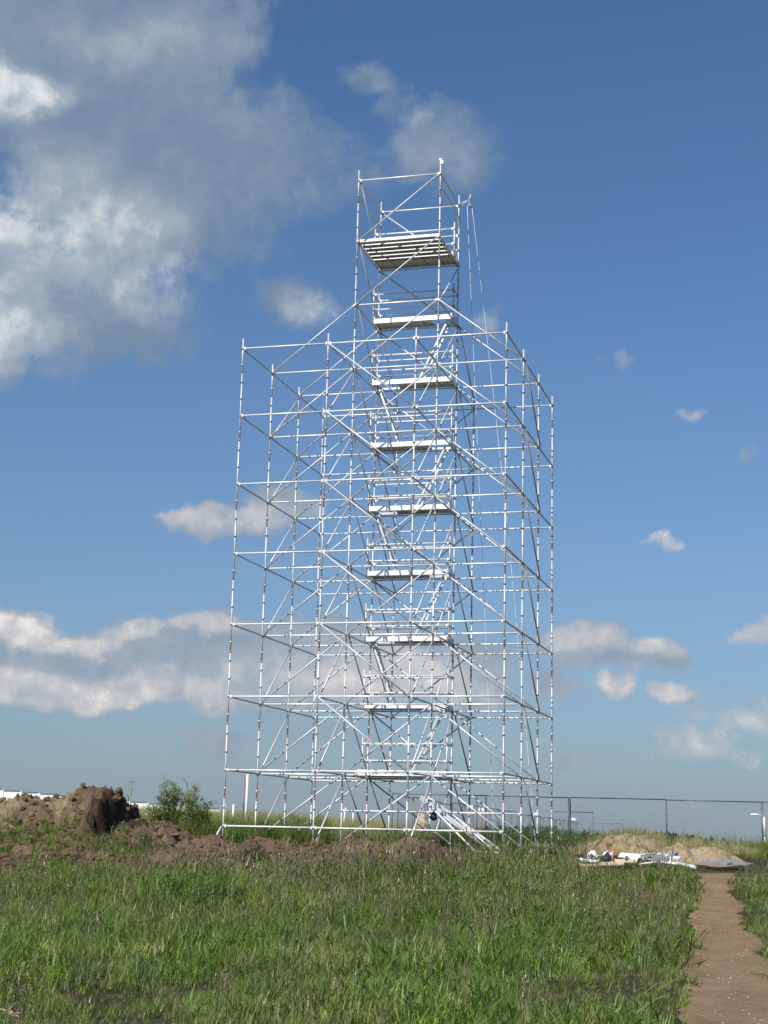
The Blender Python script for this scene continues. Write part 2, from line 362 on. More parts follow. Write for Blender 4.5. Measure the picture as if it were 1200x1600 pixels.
def make_ground():
    def axis(parts):
        out = [np.arange(a, b, st) for a, b, st in parts]; return np.unique(np.concatenate(out))
    s = axis([(-6000, -600, 450), (-600, -120, 40), (-120, -40, 6), (-40, -14, 1.0), (-14, 14, 0.16), (14, 40, 1.0), (40, 120, 6), (120, 600, 40), (600, 6001, 450)])
    d = axis([(-300, -20, 40), (-20, 8, 2.0), (8, 48, 0.16), (48, 62, 0.5), (62, 130, 2), (130, 300, 8), (300, 900, 40), (900, 9001, 450)])
    S, D = np.meshgrid(s, d); H = ground(S, D)
    X = CAM.x + RT.x * S + FW.x * D; Y = CAM.y + RT.y * S + FW.y * D
    co = np.stack([X, Y, H], -1).reshape(-1, 3); nd, ns = S.shape
    i = np.arange(nd * ns).reshape(nd, ns); f = np.stack([i[:-1, :-1], i[:-1, 1:], i[1:, 1:], i[1:, :-1]], -1).reshape(-1, 4)
    me = bpy.data.meshes.new('ground'); me.from_pydata(co.tolist(), [], f.tolist())
    ca = me.color_attributes.new('cover', 'FLOAT_COLOR', 'POINT')
    n = fbm(S * 0.15, D * 0.15, 8, 4)
    R = soilmask(S, D); G = sstep(D + n * 20, 58, 76) * (1 - sstep(S, 12, 30) * .6); B = sstep(D, 180, 330)
    ca.data.foreach_set('color', np.stack([R, G, B, np.ones_like(R)], -1).reshape(-1).astype(np.float32))
    me.polygons.foreach_set('use_smooth', [True] * len(f))
    o = add('ground', me, None, 'field_ground'); tag(o, 'rough field of brown earth under weeds rising to the scaffold', kind='structure')
    # the path
    d = np.arange(3, 37.6, 0.12); t = np.linspace(-1, 1, 15); P = []
    for k, dd in enumerate(d):
        c, w = path_c(dd)
        e0 = 0.22 * float(fbm(dd * 1.5, 3.3, 41, 5, .65)); e1 = 0.22 * float(fbm(dd * 1.5, 8.3, 47, 5, .65))
        for q in t:
            s_ = c + q * w + (e0 if q < 0 else e1) * abs(q); 
            P.append((s_, dd))
    P = np.array(P); H = ground(P[:, 0], P[:, 1]) + 0.026 - 0.05 * (np.abs(np.tile(t, len(d))) > 0.95)
    X = CAM.x + RT.x * P[:, 0] + FW.x * P[:, 1]; Y = CAM.y + RT.y * P[:, 0] + FW.y * P[:, 1]
    i = np.arange(len(P)).reshape(len(d), 15); f = np.stack([i[:-1, :-1], i[:-1, 1:], i[1:, 1:], i[1:, :-1]], -1).reshape(-1, 4)
    me = bpy.data.meshes.new('path'); me.from_pydata(np.stack([X, Y, H], -1).tolist(), [], f.tolist())
    me.polygons.foreach_set('use_smooth', [True] * len(f))
    tag(add('path', me, None, 'path_dirt'), 'narrow trodden earth path through the grass', kind='structure')
make_ground()
def pebbles():
    rr = random.Random(77); bm = bmesh.new()
    for _ in range(420):
        d = 9 + 28 * rr.random() ** 1.6; c, w = path_c(d); s_ = float(c) + rr.gauss(0, .55) * float(w)
        if abs(s_ - c) > w * 1.15: continue
        r_ = rr.uniform(.004, .013) * (1 + d / 60); g = bmesh.ops.create_icosphere(bm, subdivisions=1, radius=1.0); z = float(ground(s_, d)) + .03; p = CAM + RT * s_ + FW * d
        for v in g['verts']: k = rr.uniform(.7, 1.2); v.co = Vector((p.x + v.co.x * r_ * k * 1.4, p.y + v.co.y * r_ * k, z + v.co.z * r_ * .7 * k))
    tag(add('path_pebbles', bm_mesh('path_pebbles', bm, 'sand')), 'small pale stones and crumbs strewn on the trodden path', kind='stuff')
pebbles()
def gz(x, y):
    s, d = SD(x, y); return float(ground(s, d))
def G(s, d, dz=0.0): return W(s, d, float(ground(s, d)) + dz)

# ------------------------------------------------------------------ scaffold
B = 2.572; R0 = 0.0242
def N(i, j, z): return Vector((i * B, j * B, z))
def scaffold():
    root = empty('scaffold_tower', (0, 0, 0))
    tag(root, 'tall openwork scaffold of silver steel tubes with a narrow stair tower rising from its middle', 'scaffold')
    # -- standards, 2 m lengths with rosettes every half metre
    def std_mesh(z0, z1, nm):
        bm = bmesh.new(); bm_tube(bm, (0, 0, 0), (0, 0, z1 - z0 - 0.004), R0, 8)
        k = math.ceil(z0 / 0.5)
        while k * 0.5 < z1 - 0.06:
            zz = k * 0.5 - z0
            if zz > 0.02: bm_tube(bm, (0, 0, zz - 0.006), (0, 0, zz + 0.006), 0.050, 8, mi=1); bm_tube(bm, (0, 0, zz - 0.045), (0, 0, zz + 0.03), 0.031, 8, mi=0)
            k += 1
        if z0 < 0.01:
            bm_box(bm, (-0.075, -0.075, -0.012), (0.075, 0.075, -0.002)); bm_tube(bm, (0, 0, 0.12), (0, 0, 0.15), 0.055, 8, mi=1)
        me = bm_mesh(nm, bm, 'galvanised'); me.materials.append(MATS['rosette_steel']); return me
    bm = bmesh.new(); bm_tube(bm, (0, 0, -0.030), (0, 0, 0.030), R0 + 0.005, 8); tape = bm_mesh('coupler', bm, 'red_tape')
    cache = {}
    for i in range(4):
        for j in range(4):
            tower = i in (1, 2) and j in (1, 2)
            top = 20.35 if tower else 14.30
            if (i, j) in ((2, 1),): top = 20.42
            zs = [0.0] + [1.25 + 2 * k for k in range(20) if 1.25 + 2 * k < top - 0.2] + [top]
            for a, b in zip(zs, zs[1:]):
                key = (a, b)
                if key not in cache: cache[key] = std_mesh(a, b, 'standard')
                jx, jy = random.uniform(-.004, .004), random.uniform(-.004, .004)
                o = add('standard', cache[key], root, M=Matrix.Translation(N(i, j, a) + Vector((jx, jy, 0))))
                if 0 < a < top - 0.5 and (a < 7 or random.random() < .55):
                    add('coupler', tape, o, M=Matrix.Translation((0, 0, random.uniform(-.03, .05))))
    # -- ledgers: tube with a wedge head at each end
    def ledger_mesh(L, mat='galvanised', r=R0):
        bm = bmesh.new(); bm_tube(bm, (0.055, 0, 0), (L - 0.055, 0, 0), r, 8)
        for x0, x1, xw in ((0.030, 0.085, 0.052), (L - 0.085, L - 0.030, L - 0.058)):
            bm_box(bm, (x0, -0.022, -0.034), (x1, 0.022, 0.034), 0); bm_box(bm, (xw, -0.004, -0.055), (xw + 0.02, 0.004, 0.06), 1)
        me = bm_mesh('ledger', bm, mat); me.materials.append(MATS['rosette_steel']); return me
    LX = ledger_mesh(B, 'galvanised_bright'); LY = ledger_mesh(B)  # sunlit x-ledgers painted lighter, shaded y-ledgers duller, though the steel is the same
    def lx(i, j, z): 
        o = add('ledger', LX, root, M=along(N(i, j, z), N(i + 1, j, z)))
        if random.random() < 0.22 and z < 9:
            add('coupler', tape, o, M=Matrix.Translation((random.choice([0.35, 2.2]), 0, 0)) @ Matrix.Rotation(math.pi / 2, 4, 'Y'))
    def ly(i, j, z): add('ledger', LY, root, M=along(N(i, j, z), N(i, j + 1, z)))
    for k in range(1, 8):
        for j in range(4):
            for i in range(3): lx(i, j, 2 * k)
        for i in range(4):
            for j in range(3): ly(i, j, 2 * k)
    for i in range(3): lx(i, 0, 0.5)
    for i in (1, 2): lx(i, 1, 1.0)
    for j in range(3): ly(3, j, 0.04)
    for j in (1, 2): lx(1, j, 16); lx(1, j, 18); lx(1, j, 20)
    for i in (1, 2):
        ly(i, 1, 16); ly(i, 1, 18); ly(i, 1, 20); ly(i, 1, 19.5 if i == 1 else 19.6)
    # -- diagonal braces
    bc = {}
    def brace(a, b, off, r=0.0235):
        a = Vector(a) + Vector(off); b = Vector(b) + Vector(off); L = round((b - a).length, 3)
        if L not in bc:
            bm = bmesh.new(); bm_tube(bm, (0.06, 0, 0), (L - 0.06, 0, 0), r, 8)
            for x0, x1 in ((0.0, 0.10), (L - 0.10, L)): bm_box(bm, (x0, -0.012, -0.03), (x1, 0.012, 0.03), 1)
            bc[L] = bm_mesh('brace', bm, 'galvanised'); bc[L].materials.append(MATS['rosette_steel'])
        o = add('brace', bc[L], root, M=along(a, b))
        if random.random() < 0.25 and a.z < 9: add('coupler', tape, o, M=Matrix.Translation((random.choice([.3, L - .3]), 0, 0)) @ Matrix.Rotation(math.pi / 2, 4, 'Y'))
    fx = (0, -0.055, 0); rx = (0, 0.055, 0); px_ = (0.055, 0, 0)
    zk = lambda k: max(2 * k, 0.12)
    for k in range(0, 7):
        if k >= 1: brace(N(1, 0, 2 * k + 2), N(2, 0, zk(k)), fx)
        brace(N(0, 2, 2 * k + 2), N(0, 1, zk(k)), px_)
        brace(N(2, 1, 2 * k + 2), N(2, 0, zk(k)), px_)
        brace(N(1, 1, 2 * k + 2), N(1, 0, zk(k)), px_)
        brace(N(3, 1, 2 * k + 2), N(3, 2, zk(k)), px_)
        if k >= 1: brace(N(1, 3, zk(k)), N(2, 3, 2 * k + 2), rx)
    for k in range(0, 8):
        brace(N(0, 1, zk(k)), N(1, 1, 2 * k + 2), fx); brace(N(2, 1, 2 * k + 2), N(3, 1, zk(k)), fx)
        brace(N(0, 2, zk(k)), N(1, 2, 2 * k + 2), fx); brace(N(2, 2, 2 * k + 2), N(3, 2, zk(k)), fx)
        brace(N(1, 2, 2 * k + 2), N(1, 3, zk(k)), px_); brace(N(2, 2, 2 * k + 2), N(2, 3, zk(k)), px_)
    for k in range(0, 10):
        brace(N(1, 1, zk(k)), N(2, 1, 2 * k + 2), fx)
        brace(N(1, 1, 2 * k + 2), N(1, 2, zk(k)), px_)
        brace(N(1, 2, 2 * k + 2), N(2, 2, zk(k)), rx)
        if k < 9: brace(N(2, 2, 2 * k + 2), N(2, 1, zk(k)), px_)
    a = N(0, 0, 0.48); bm = bmesh.new(); bm_tube(bm, a + Vector((-.04, -.05, 0)), a + Vector((-.24, -.18, -0.48)), R0, 8)
    add('outrigger_foot', bm_mesh('outrigger_foot', bm, 'galvanised'), root)
    # -- steel planks
    def plank_mesh(w, nm='plank', mat='deck_steel', ribs=True, hatch=None):
        bm = bmesh.new(); L = B - 0.06; t = 0.012; h = 0.075
        segs = [(0.03, L + 0.03)] if hatch is None else ([(0.03, hatch[0]), (hatch[1], L + 0.03)])
        for x0, x1 in segs:
            if x1 - x0 > 0.05: bm_box(bm, (x0, -w / 2 + t, h - t), (x1, w / 2 - t, h))
        bm_box(bm, (0.03, -w / 2, 0), (L + 0.03, -w / 2 + t, h)); bm_box(bm, (0.03, w / 2 - t, 0), (L + 0.03, w / 2, h))
        for x in [0.032, L + 0.01] + ([0.5 + 0.52 * q for q in range(4)] if ribs else []):
            if hatch is None or not hatch[0] < x < hatch[1]: bm_box(bm, (x, -w / 2 + t, 0.012), (x + 0.02, w / 2 - t, h - t))
        for x in (0.04, L - 0.02):
            for q in (-w / 2 + 0.05, w / 2 - 0.09): bm_box(bm, (x, q, -0.05), (x + 0.04, q + 0.04, 0.0))
        return bm_mesh(nm, bm, mat)
    plk = plank_mesh(0.242); dk = {+1: plank_mesh(0.60, 'deck', hatch=(B - 0.75, B - 0.15)), -1: plank_mesh(0.60, 'deck', hatch=(0.15, 0.75)), 0: plank_mesh(0.60, 'deck')}
    toe = box_mesh('toe_board', (0.05, -0.016, 0.0), (B - 0.05, 0.016, 0.15), 'galvanised_bright', 0.004)
    bm = bmesh.new(); bm_box(bm, (0, -0.60, 0), (0.03, 0.0, 0.15)); toe2 = bm_mesh('toe_board', bm, 'galvanised_bright')
    yf = 2 * B - 0.64; yr = 2 * B
    side = {8: 1, 7: -1, 6: 1, 5: -1, 4: 1, 3: -1, 2: 1, 1: 0, 9: 0}
    bm = bmesh.new(); bm_tube(bm, (0, 0, 0), (0, 0, 1.22), R0, 8)
    for zz in (0.1, 0.5, 1.0): bm_tube(bm, (0, 0, zz - .006), (0, 0, zz + .006), 0.055, 8, mi=1)
    gpost = bm_mesh('guard_post', bm, 'galvanised'); gpost.materials.append(MATS['rosette_steel'])
    rail = ledger_mesh(B, 'galvanised_bright', 0.025); rail.name = 'guard_rail'
    bm = bmesh.new(); bm_tube(bm, (0, 0, 0), (0, 0.64, 0), 0.021, 8); srail = bm_mesh('guard_rail', bm, 'galvanised')
    for k in range(1, 10):
        z = 2 * k
        add('deck', dk[side[k]], root, M=Matrix.Translation((B, 2 * B - 0.34, z + 0.03)))
        if k != 1: add('toe_board', toe, root, M=Matrix.Translation((B, yf - 0.02, z + 0.03)))
        else:
            for q in range(3): add('toe_board', toe, root, M=Matrix.Translation((B + random.uniform(-.05, .05), yf - 0.3 * q - .02, z + 0.04 + .01 * q)) @ Matrix.Rotation(0.01 * (q - 1), 4, 'Y'))
            add('plank', plk, root, M=Matrix.Translation((B, yf - 0.35, z + 0.035))); add('plank', plk, root, M=Matrix.Translation((B, yf - 0.68, z + 0.035)))
        add('toe_board', toe2, root, M=Matrix.Translation((B + 0.03, yr - 0.04, z + 0.10))); add('toe_board', toe2, root, M=Matrix.Translation((2 * B - 0.06, yr - 0.04, z + 0.10)))
        for i in (1, 2): add('guard_post', gpost, root, M=Matrix.Translation((i * B, yf + 0.04, z - 0.02)))
        for zz in (0.5, 1.0):
            add('guard_rail', rail, root, M=Matrix.Translation((B, yf + 0.04, z + zz))); add('guard_rail', rail, root, M=Matrix.Translation((B, yr, z + zz)))
            for i in (1, 2): add('guard_rail', srail, root, M=Matrix.Translation((i * B, yf + 0.04, z + zz)))
    for q in range(6): add('plank', plk, root, M=Matrix.Translation((B, B + 0.17 + q * 0.322, 18.03)))
    # -- ladders between the decks
    def ladder(a, b, n=8, halfw=0.19):
        a = Vector(a); b = Vector(b); d = b - a; L = d.length; o = empty('ladder'); o.parent = root; 
        o.matrix_local = Matrix.Translation(a) @ d.to_track_quat('X', 'Y').to_matrix().to_4x4()
        X = (b - a).normalized(); y = Vector((0, 1, 0)); zv = X.cross(y).normalized(); y = zv.cross(X)
        o.matrix_local = Matrix(((X.x, y.x, zv.x, a.x), (X.y, y.y, zv.y, a.y), (X.z, y.z, zv.z, a.z), (0, 0, 0, 1)))
        st = box_mesh('stringer', (0, -0.012, -0.026), (L, 0.012, 0.026), 'galvanised')
        for s_ in (-1, 1): add('stringer', st, o, M=Matrix.Translation((0, s_ * halfw, 0)))
        rg = box_mesh('rung', (-0.015, -halfw, -0.02), (0.015, halfw, 0.02), 'galvanised')
        for k in range(n): add('rung', rg, o, M=Matrix.Translation((L * (k + 0.6) / n, 0, 0)))
        return o
    for k in range(2, 9):
        s_ = side[k]; yc = yr - 0.34
        if s_ > 0: ladder((2 * B - 1.12, yc, 2 * k - 2 + 0.08), (2 * B - 0.20, yc, 2 * k + 0.02))
        else: ladder((B + 0.92, yc, 2 * k - 2 + 0.08), (B + 0.20, yc, 2 * k + 0.02))
    # -- top fittings
    bm = bmesh.new(); bm_tube(bm, (2 * B - .1, 2 * B, 20.02), (2 * B + 0.36, 2 * B - 0.12, 20.12), 0.016, 8); bm_tube(bm, (2 * B + 0.34, 2 * B - .115, 20.05), (2 * B + 0.40, 2 * B - .13, 20.30), 0.02, 8)
    bm_tube(bm, (2 * B + 0.02, 2 * B, 19.95), (2 * B + 0.30, 2 * B - 0.1, 20.10), 0.012, 6)
    add('hoist_arm', bm_mesh('hoist_arm', bm, 'galvanised'), root)
    bm = bmesh.new(); bm_box(bm, (2 * B + 0.0, B - 0.05, 20.30), (2 * B + 0.09, B + 0.05, 20.40)); bm_box(bm, (2 * B - .04, B - .04, 20.42), (2 * B + .04, B + .04, 20.47))
    add('bracket', bm_mesh('bracket', bm, 'galvanised_bright'), root)
    return root
scaffold()

# things on and around the scaffold
def pulley():
    p = Vector((2 * B + 0.37, 2 * B - 0.125, 20.02)); r = empty('pulley', p); tag(r, 'small blue pulley hanging from the arm at the top right corner of the scaffold', 'pulley')
    bm = bmesh.new(); bm_tube(bm, (0, -.035, -.10), (0, .035, -.10), .075, 14); add('wheel', bm_mesh('wheel', bm, 'blue_plastic'), r)
    bm = bmesh.new(); bm_box(bm, (-.03, -.05, -.14), (.03, -.037, .02)); bm_box(bm, (-.03, .037, -.14), (.03, .05, .02)); bm_box(bm, (-.02, -.05, .022), (.02, .05, .035)); add('cheek', bm_mesh('cheek', bm, 'dark_steel'), r)
pulley()
def rope(p0, p1, sag, label):
    bm = bmesh.new(); n = 40; pts = []
    for k in range(n + 1):
        t = k / n; p = Vector(p0).lerp(Vector(p1), t) + RT * sag * math.sin(math.pi * t) + FW * 0.03 * math.sin(9 * t); pts.append(p)
    bm_path(bm, pts, 0.0075, 6); o = add('rope', bm_mesh('rope', bm, 'rope_fibre')); tag(o, label, 'rope')
T = Vector((2 * B + 0.37, 2 * B - 0.125, 19.90))
rope(T + RT * -0.075, px(773, 1326, 47.5), 0.0, 'thin pale rope hanging straight down from the pulley beside the tower')
rope(T + RT * 0.075, px(838, 1330, 47.0), 0.10, 'outer pale rope slanting from the pulley down to the right side')

def ground_stair():
    a = Vector((5.05, 2.25, 1.42)); b = Vector((7.15, 2.0, 0.03)); r = empty('scaffold_stair', b); tag(r, 'short steep metal stair leaning into the foot of the scaffold', 'stair')
    X = (a - b).normalized(); y = Vector((0.12, 1, 0)).normalized(); z = X.cross(y).normalized(); y = z.cross(X)
    L = (a - b).length
    R = Matrix(((X.x, y.x, z.x, 0), (X.y, y.y, z.y, 0), (X.z, y.z, z.z, 0), (0, 0, 0, 1)))
    for s_ in (-1, 1):
        bm = bmesh.new(); bm_box(bm, (0, -.014, -.035), (L, .014, .035), 0, Matrix.Translation(y * 0.27 * s_) @ R); add('stringer', bm_mesh('stringer', bm, 'galvanised'), r)
    for k in range(8):
        bm = bmesh.new(); c = X * (L * (k + .5) / 8); bm_box(bm, (-.05, -.25, -.010), (.05, .25, .010), 0, Matrix.Translation(c) @ Matrix.Rotation(0.12, 4, 'Z') @ Matrix.Rotation(0, 4, 'X')); add('tread', bm_mesh('tread', bm, 'deck_steel'), r)
    bm = bmesh.new(); bm_tube(bm, y * -.30 + X * .1 + Vector((-.1, -.1, .0)), y * -.30 + X * (L * .95) + Vector((-.1, -.1, .0)), R0, 8); add('handrail', bm_mesh('handrail', bm, 'galvanised'), r)
ground_stair()
def loose_tube(a, b, label, group=None, r=R0, mat='galvanised_bright', name='scaffold_tube', cat='tube'):
    bm = bmesh.new(); a = Vector(a); b = Vector(b); bm_tube(bm, Vector((0, 0, 0)), b - a, r, 8); bm_tube(bm, (b - a) * .0, (b - a) * .03, r * 1.25, 8)
    o = add(name, bm_mesh(name, bm, mat)); o.location = a; tag(o, label, cat, group)
loose_tube(px(671, 1258, 43.6), px(742, 1330, 42.4), 'silver tube leaning down to the left of the small stair')
loose_tube(px(738, 1330, 42.3), px(790, 1333, 41.6), 'silver tube lying on the ground across the foot of the stair')
loose_tube(px(702, 1268, 44.6), px(772, 1330, 43.2), 'silver tube propped behind the small stair')

def sack():
    c = px(660, 1286, 44.9); r = empty('canvas_sack', c); tag(r, 'crumpled beige canvas sack hanging on the lowest ledger left of the stair', 'sack')
    bm = bmesh.new(); bmesh.ops.create_icosphere(bm, subdivisions=4, radius=1.0)
    for v in bm.verts:
        p = v.co.copy(); n = mnoise.fractal(p * 2.2, 1.0, 2.0, 4); k = 1 + 0.22 * n + 0.12 * math.sin(p.z * 9 + p.x * 3)
        v.co = Vector((p.x * 0.13 * k * (1.15 - .35 * p.z), p.y * 0.10 * k, p.z * 0.27))
    for f in bm.faces: f.smooth = True
    add('body', bm_mesh('body', bm, 'canvas'), r)
    bm = bmesh.new(); bm_path(bm, [(0, 0, .25), (.03, -.02, .33), (.02, .0, .40)], .012); add('tie', bm_mesh('tie', bm, 'canvas'), r)
    bm = bmesh.new(); bmesh.ops.create_icosphere(bm, subdivisions=3, radius=1.0)
    for v in bm.verts:
        p = v.co.copy(); k = 1 + 0.4 * mnoise.fractal(p * 2.5 + Vector((5, 0, 0)), 1.0, 2.0, 4); v.co = Vector((p.x * .10 * k, p.y * .07 * k, p.z * .12 * k))
    o = add('dark_rag', bm_mesh('dark_rag', bm, 'dark_cloth')); o.location = px(677, 1276, 44.8); tag(o, 'dark rag bunched on the ledger just right of the beige sack', 'rag')
sack()

# ------------------------------------------------------------------ mounds
def mound(name, s0, s1, d0, d1, fn, mat, label, cat='mound', step=0.06, seed=1, lump=0.12, lumpf=2.2, gmat=None):
    s = np.arange(s0, s1 + step, step); d = np.arange(d0, d1 + step, step); S, D = np.meshgrid(s, d)
    env = sstep(S, s0, s0 + .35) * (1 - sstep(S, s1 - .35, s1)) * sstep(D, d0, d0 + .35) * (1 - sstep(D, d1 - .35, d1))
    h = fn(S, D); l = fbm(S * lumpf, D * lumpf, seed, 5, 0.58); l2 = np.abs(fbm(S * lumpf * 2.7, D * lumpf * 2.7, seed + 9, 3))
    H = ground(S, D) - 0.05 + env * (h + (lump * l - lump * .5 * l2) * sstep(h, 0.02, 0.25)) - (1 - env) * 0.15
    X = CAM.x + RT.x * S + FW.x * D; Y = CAM.y + RT.y * S + FW.y * D; nd, ns = S.shape
    i = np.arange(nd * ns).reshape(nd, ns); f = np.stack([i[:-1, :-1], i[:-1, 1:], i[1:, 1:], i[1:, :-1]], -1).reshape(-1, 4)
    c = W((s0 + s1) / 2, (d0 + d1) / 2, 0); co = np.stack([X - c.x, Y - c.y, H], -1).reshape(-1, 3)
    me = bpy.data.meshes.new(name); me.from_pydata(co.tolist(), [], f.tolist()); me.polygons.foreach_set('use_smooth', [True] * len(f))
    me.materials.append(MATS[mat])
    o = add(name, me); o.location = c; tag(o, label, cat)
    hf = lambda s_, d_: float(np.interp(0, [0], [0])) if False else float(H[min(max(int(round((d_ - d0) / step)), 0), nd - 1), min(max(int(round((s_ - s0) / step)), 0), ns - 1)])
    return o, hf
def bump(S, D, sc, dc, a, b, h, p=2): return h * np.exp(-(((S - sc) / a) ** 2 + ((D - dc) / b) ** 2) ** (p / 2))
def left_pile(S, D):
    crest = np.interp(S, [-14.5, -12, -10.6, -9.6, -8.8, -8.2, -7.6, -7.0, -6.0, -5, -4.4], [.95, 1.05, 1.05, 1.12, 1.22, 1.26, 1.50, 1.44, 1.2, .9, .5])
    rid = np.abs(fbm(S * 1.1 + .5 * D, D * .9, 14, 5, .6))
    prof = np.exp(-np.abs((D - 42.2 + .25 * fbm(S * .8, S * 0, 23, 3)) / 1.5) ** 2.6)
    base = crest * prof - rid * .38 * prof + .07 * fbm(S * 5, D * 5, 25, 4) * prof
    w = (S + 6.98) * 0.93 - (D - 41.6) * 0.37 + 0.12 * fbm(S * 2, D * 2, 3, 4)
    cut = 1 - sstep(w, -0.02, 0.26) * .80 - sstep(w, 0.26, 1.1) * .20
    low = bump(S, D, -6.3, 41.4, 1.5, 1.5, 0.50, 2) + bump(S, D, -5.4, 40.8, 1.2, 1.0, .30, 2) - .12 * np.abs(fbm(S * 2.3, D * 2.3, 44, 4))
    foot = bump(S, D, -9.4, 40.1, 3.6, 1.1, .40, 2)
    return np.maximum(np.maximum(base * cut, low * (1 - 0.75 * sstep(w, -.3, .2) * (1 - sstep(w, .35, .8)))), foot)
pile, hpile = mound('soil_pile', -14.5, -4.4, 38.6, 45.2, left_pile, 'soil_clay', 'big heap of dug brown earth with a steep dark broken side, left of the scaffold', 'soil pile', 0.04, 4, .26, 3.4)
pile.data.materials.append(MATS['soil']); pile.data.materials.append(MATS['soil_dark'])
# steep face's shade painted in as darker earth; brown and clay soil by place
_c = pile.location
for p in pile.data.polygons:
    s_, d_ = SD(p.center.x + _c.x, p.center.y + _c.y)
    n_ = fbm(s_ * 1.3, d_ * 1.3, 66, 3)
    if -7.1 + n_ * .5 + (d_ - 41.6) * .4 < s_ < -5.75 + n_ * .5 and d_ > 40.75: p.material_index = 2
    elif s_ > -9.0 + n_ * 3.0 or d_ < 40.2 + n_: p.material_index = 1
_, hb1 = mound('soil_berm', -5.6, -0.5, 34.8, 40.9, lambda S, D: np.maximum.reduce([bump(S, D, -4.1, 38.4, 1.1, 1.4, .50, 3), bump(S, D, -2.7, 38.5, 1.2, 1.4, .52, 3), bump(S, D, -1.3, 38.2, .9, 1.3, .44, 3), bump(S, D, -3.2, 36.6, 2.2, 1.0, .30, 2)]),
      'soil', 'low ridge of turned brown earth in front of the left half of the scaffold', 'soil mound', 0.045, 31, .22, 2.4)
_, hb2 = mound('soil_berm', -1.5, 2.5, 35.2, 40.2, lambda S, D: np.maximum.reduce([bump(S, D, -.4, 37.9, 1.0, 1.3, .60, 3), bump(S, D, .9, 37.8, .95, 1.3, .62, 3)]),
      'soil', 'dark brown earth mound in front of the middle of the scaffold', 'soil mound', 0.045, 57, .18, 2.4)
mound('sand_mound', 6.6, 9.6, 39.4, 42.8, lambda S, D: np.maximum.reduce([bump(S, D, 7.6, 41.0, .6, .9, .36, 3), bump(S, D, 8.35, 41.0, .65, .9, .36, 3), bump(S, D, 8.9, 40.9, .4, .7, .16, 3)]),
      'sand', 'low pale sand heap at the head of the path', 'sand heap', 0.045, 71, .16, 2.6)
mound('straw_mound', 5.3, 11.2, 44.8, 49.4, lambda S, D: np.maximum(bump(S, D, 7.4, 47.0, 1.3, 1.2, .62, 2.4), bump(S, D, 9.4, 47.2, 1.6, 1.2, .30, 2)),
      'sand', 'weedy mound with dry stalks behind the heap of scrap', 'earth mound', 0.07, 81, .12, 1.6)

def clods(name, n, fs, fd, rad, mat, label, seed):
    rr = random.Random(seed); bm = bmesh.new()
    for _ in range(n):
        s_ = rr.uniform(*fs); d_ = rr.uniform(*fd)
        if soilmask(s_, d_) < 0.35: continue
        r_ = rad * rr.uniform(.25, 1) ** 2 + .012; g = bmesh.ops.create_icosphere(bm, subdivisions=1, radius=1.0); c = G(s_, d_, r_ * .35)
        sx, sy, sz = [r_ * rr.uniform(.6, 1.3) for _ in range(3)]
        for v in g['verts']: k = rr.uniform(.75, 1.2); v.co = Vector((v.co.x * sx * k, v.co.y * sy * k, v.co.z * sz * .7 * k)) + c
    o = add(name, bm_mesh(name, bm, mat)); tag(o, label, kind='stuff')
clods('soil_clods', 1300, (-10, 2.5), (31.5, 40), .09, 'soil', 'loose lumps of brown earth scattered before the heaps', 3)
def heap_clods(name, n, fs, fd, hf, rad, mat, label, seed, par=None):
    rr = random.Random(seed); bm = bmesh.new()
    for _ in range(n):
        s_ = rr.uniform(*fs); d_ = rr.uniform(*fd); z = hf(s_, d_)
        if z < float(ground(s_, d_)) - .01: continue
        r_ = rad * (rr.uniform(.2, 1) ** 2.5) + .012; g = bmesh.ops.create_icosphere(bm, subdivisions=1, radius=1.0); c = W(s_, d_, z + r_ * .2)
        sx, sy, sz = [r_ * rr.uniform(.6, 1.3) for _ in range(3)]
        for v in g['verts']: k = rr.uniform(.7, 1.25); v.co = Vector((v.co.x * sx * k, v.co.y * sy * k, v.co.z * sz * .8 * k)) + c
    o = add(name, bm_mesh(name, bm, mat)); tag(o, label, kind='stuff')
heap_clods('heap_clods', 520, (-9.4, -5), (39.2, 43), hpile, .10, 'soil', 'loose crumbs and lumps of earth on the big heap', 21)
heap_clods('heap_clods', 240, (-13, -8.6), (40.2, 43), hpile, .11, 'soil_clay', 'dried pale lumps of earth on the big heap', 22)
heap_clods('ridge_clods', 520, (-5.3, -.7), (35.4, 39.2), hb1, .085, 'soil', 'loose lumps of earth on the left ridge before the scaffold', 23)
heap_clods('ridge_clods', 260, (-1.3, 2.3), (35.8, 38.8), hb2, .08, 'soil', 'loose lumps of earth on the middle mound before the scaffold', 24)
def big_clod(s_, d_, z, r_, seed, mat='soil'):
    bm = bmesh.new(); bmesh.ops.create_icosphere(bm, subdivisions=3, radius=1.0)
    for v in bm.verts:
        p = v.co.copy(); k = 1 + 0.45 * mnoise.fractal(p * 1.6 + Vector((seed, 0, 0)), .8, 2.0, 5); v.co = Vector((p.x * r_[0] * k, p.y * r_[1] * k, p.z * r_[2] * k))
    o = add('clod', bm_mesh('clod', bm, mat), pile); o.matrix_local = Matrix.Translation(W(s_, d_, z) - pile.location)
rr = random.Random(5)
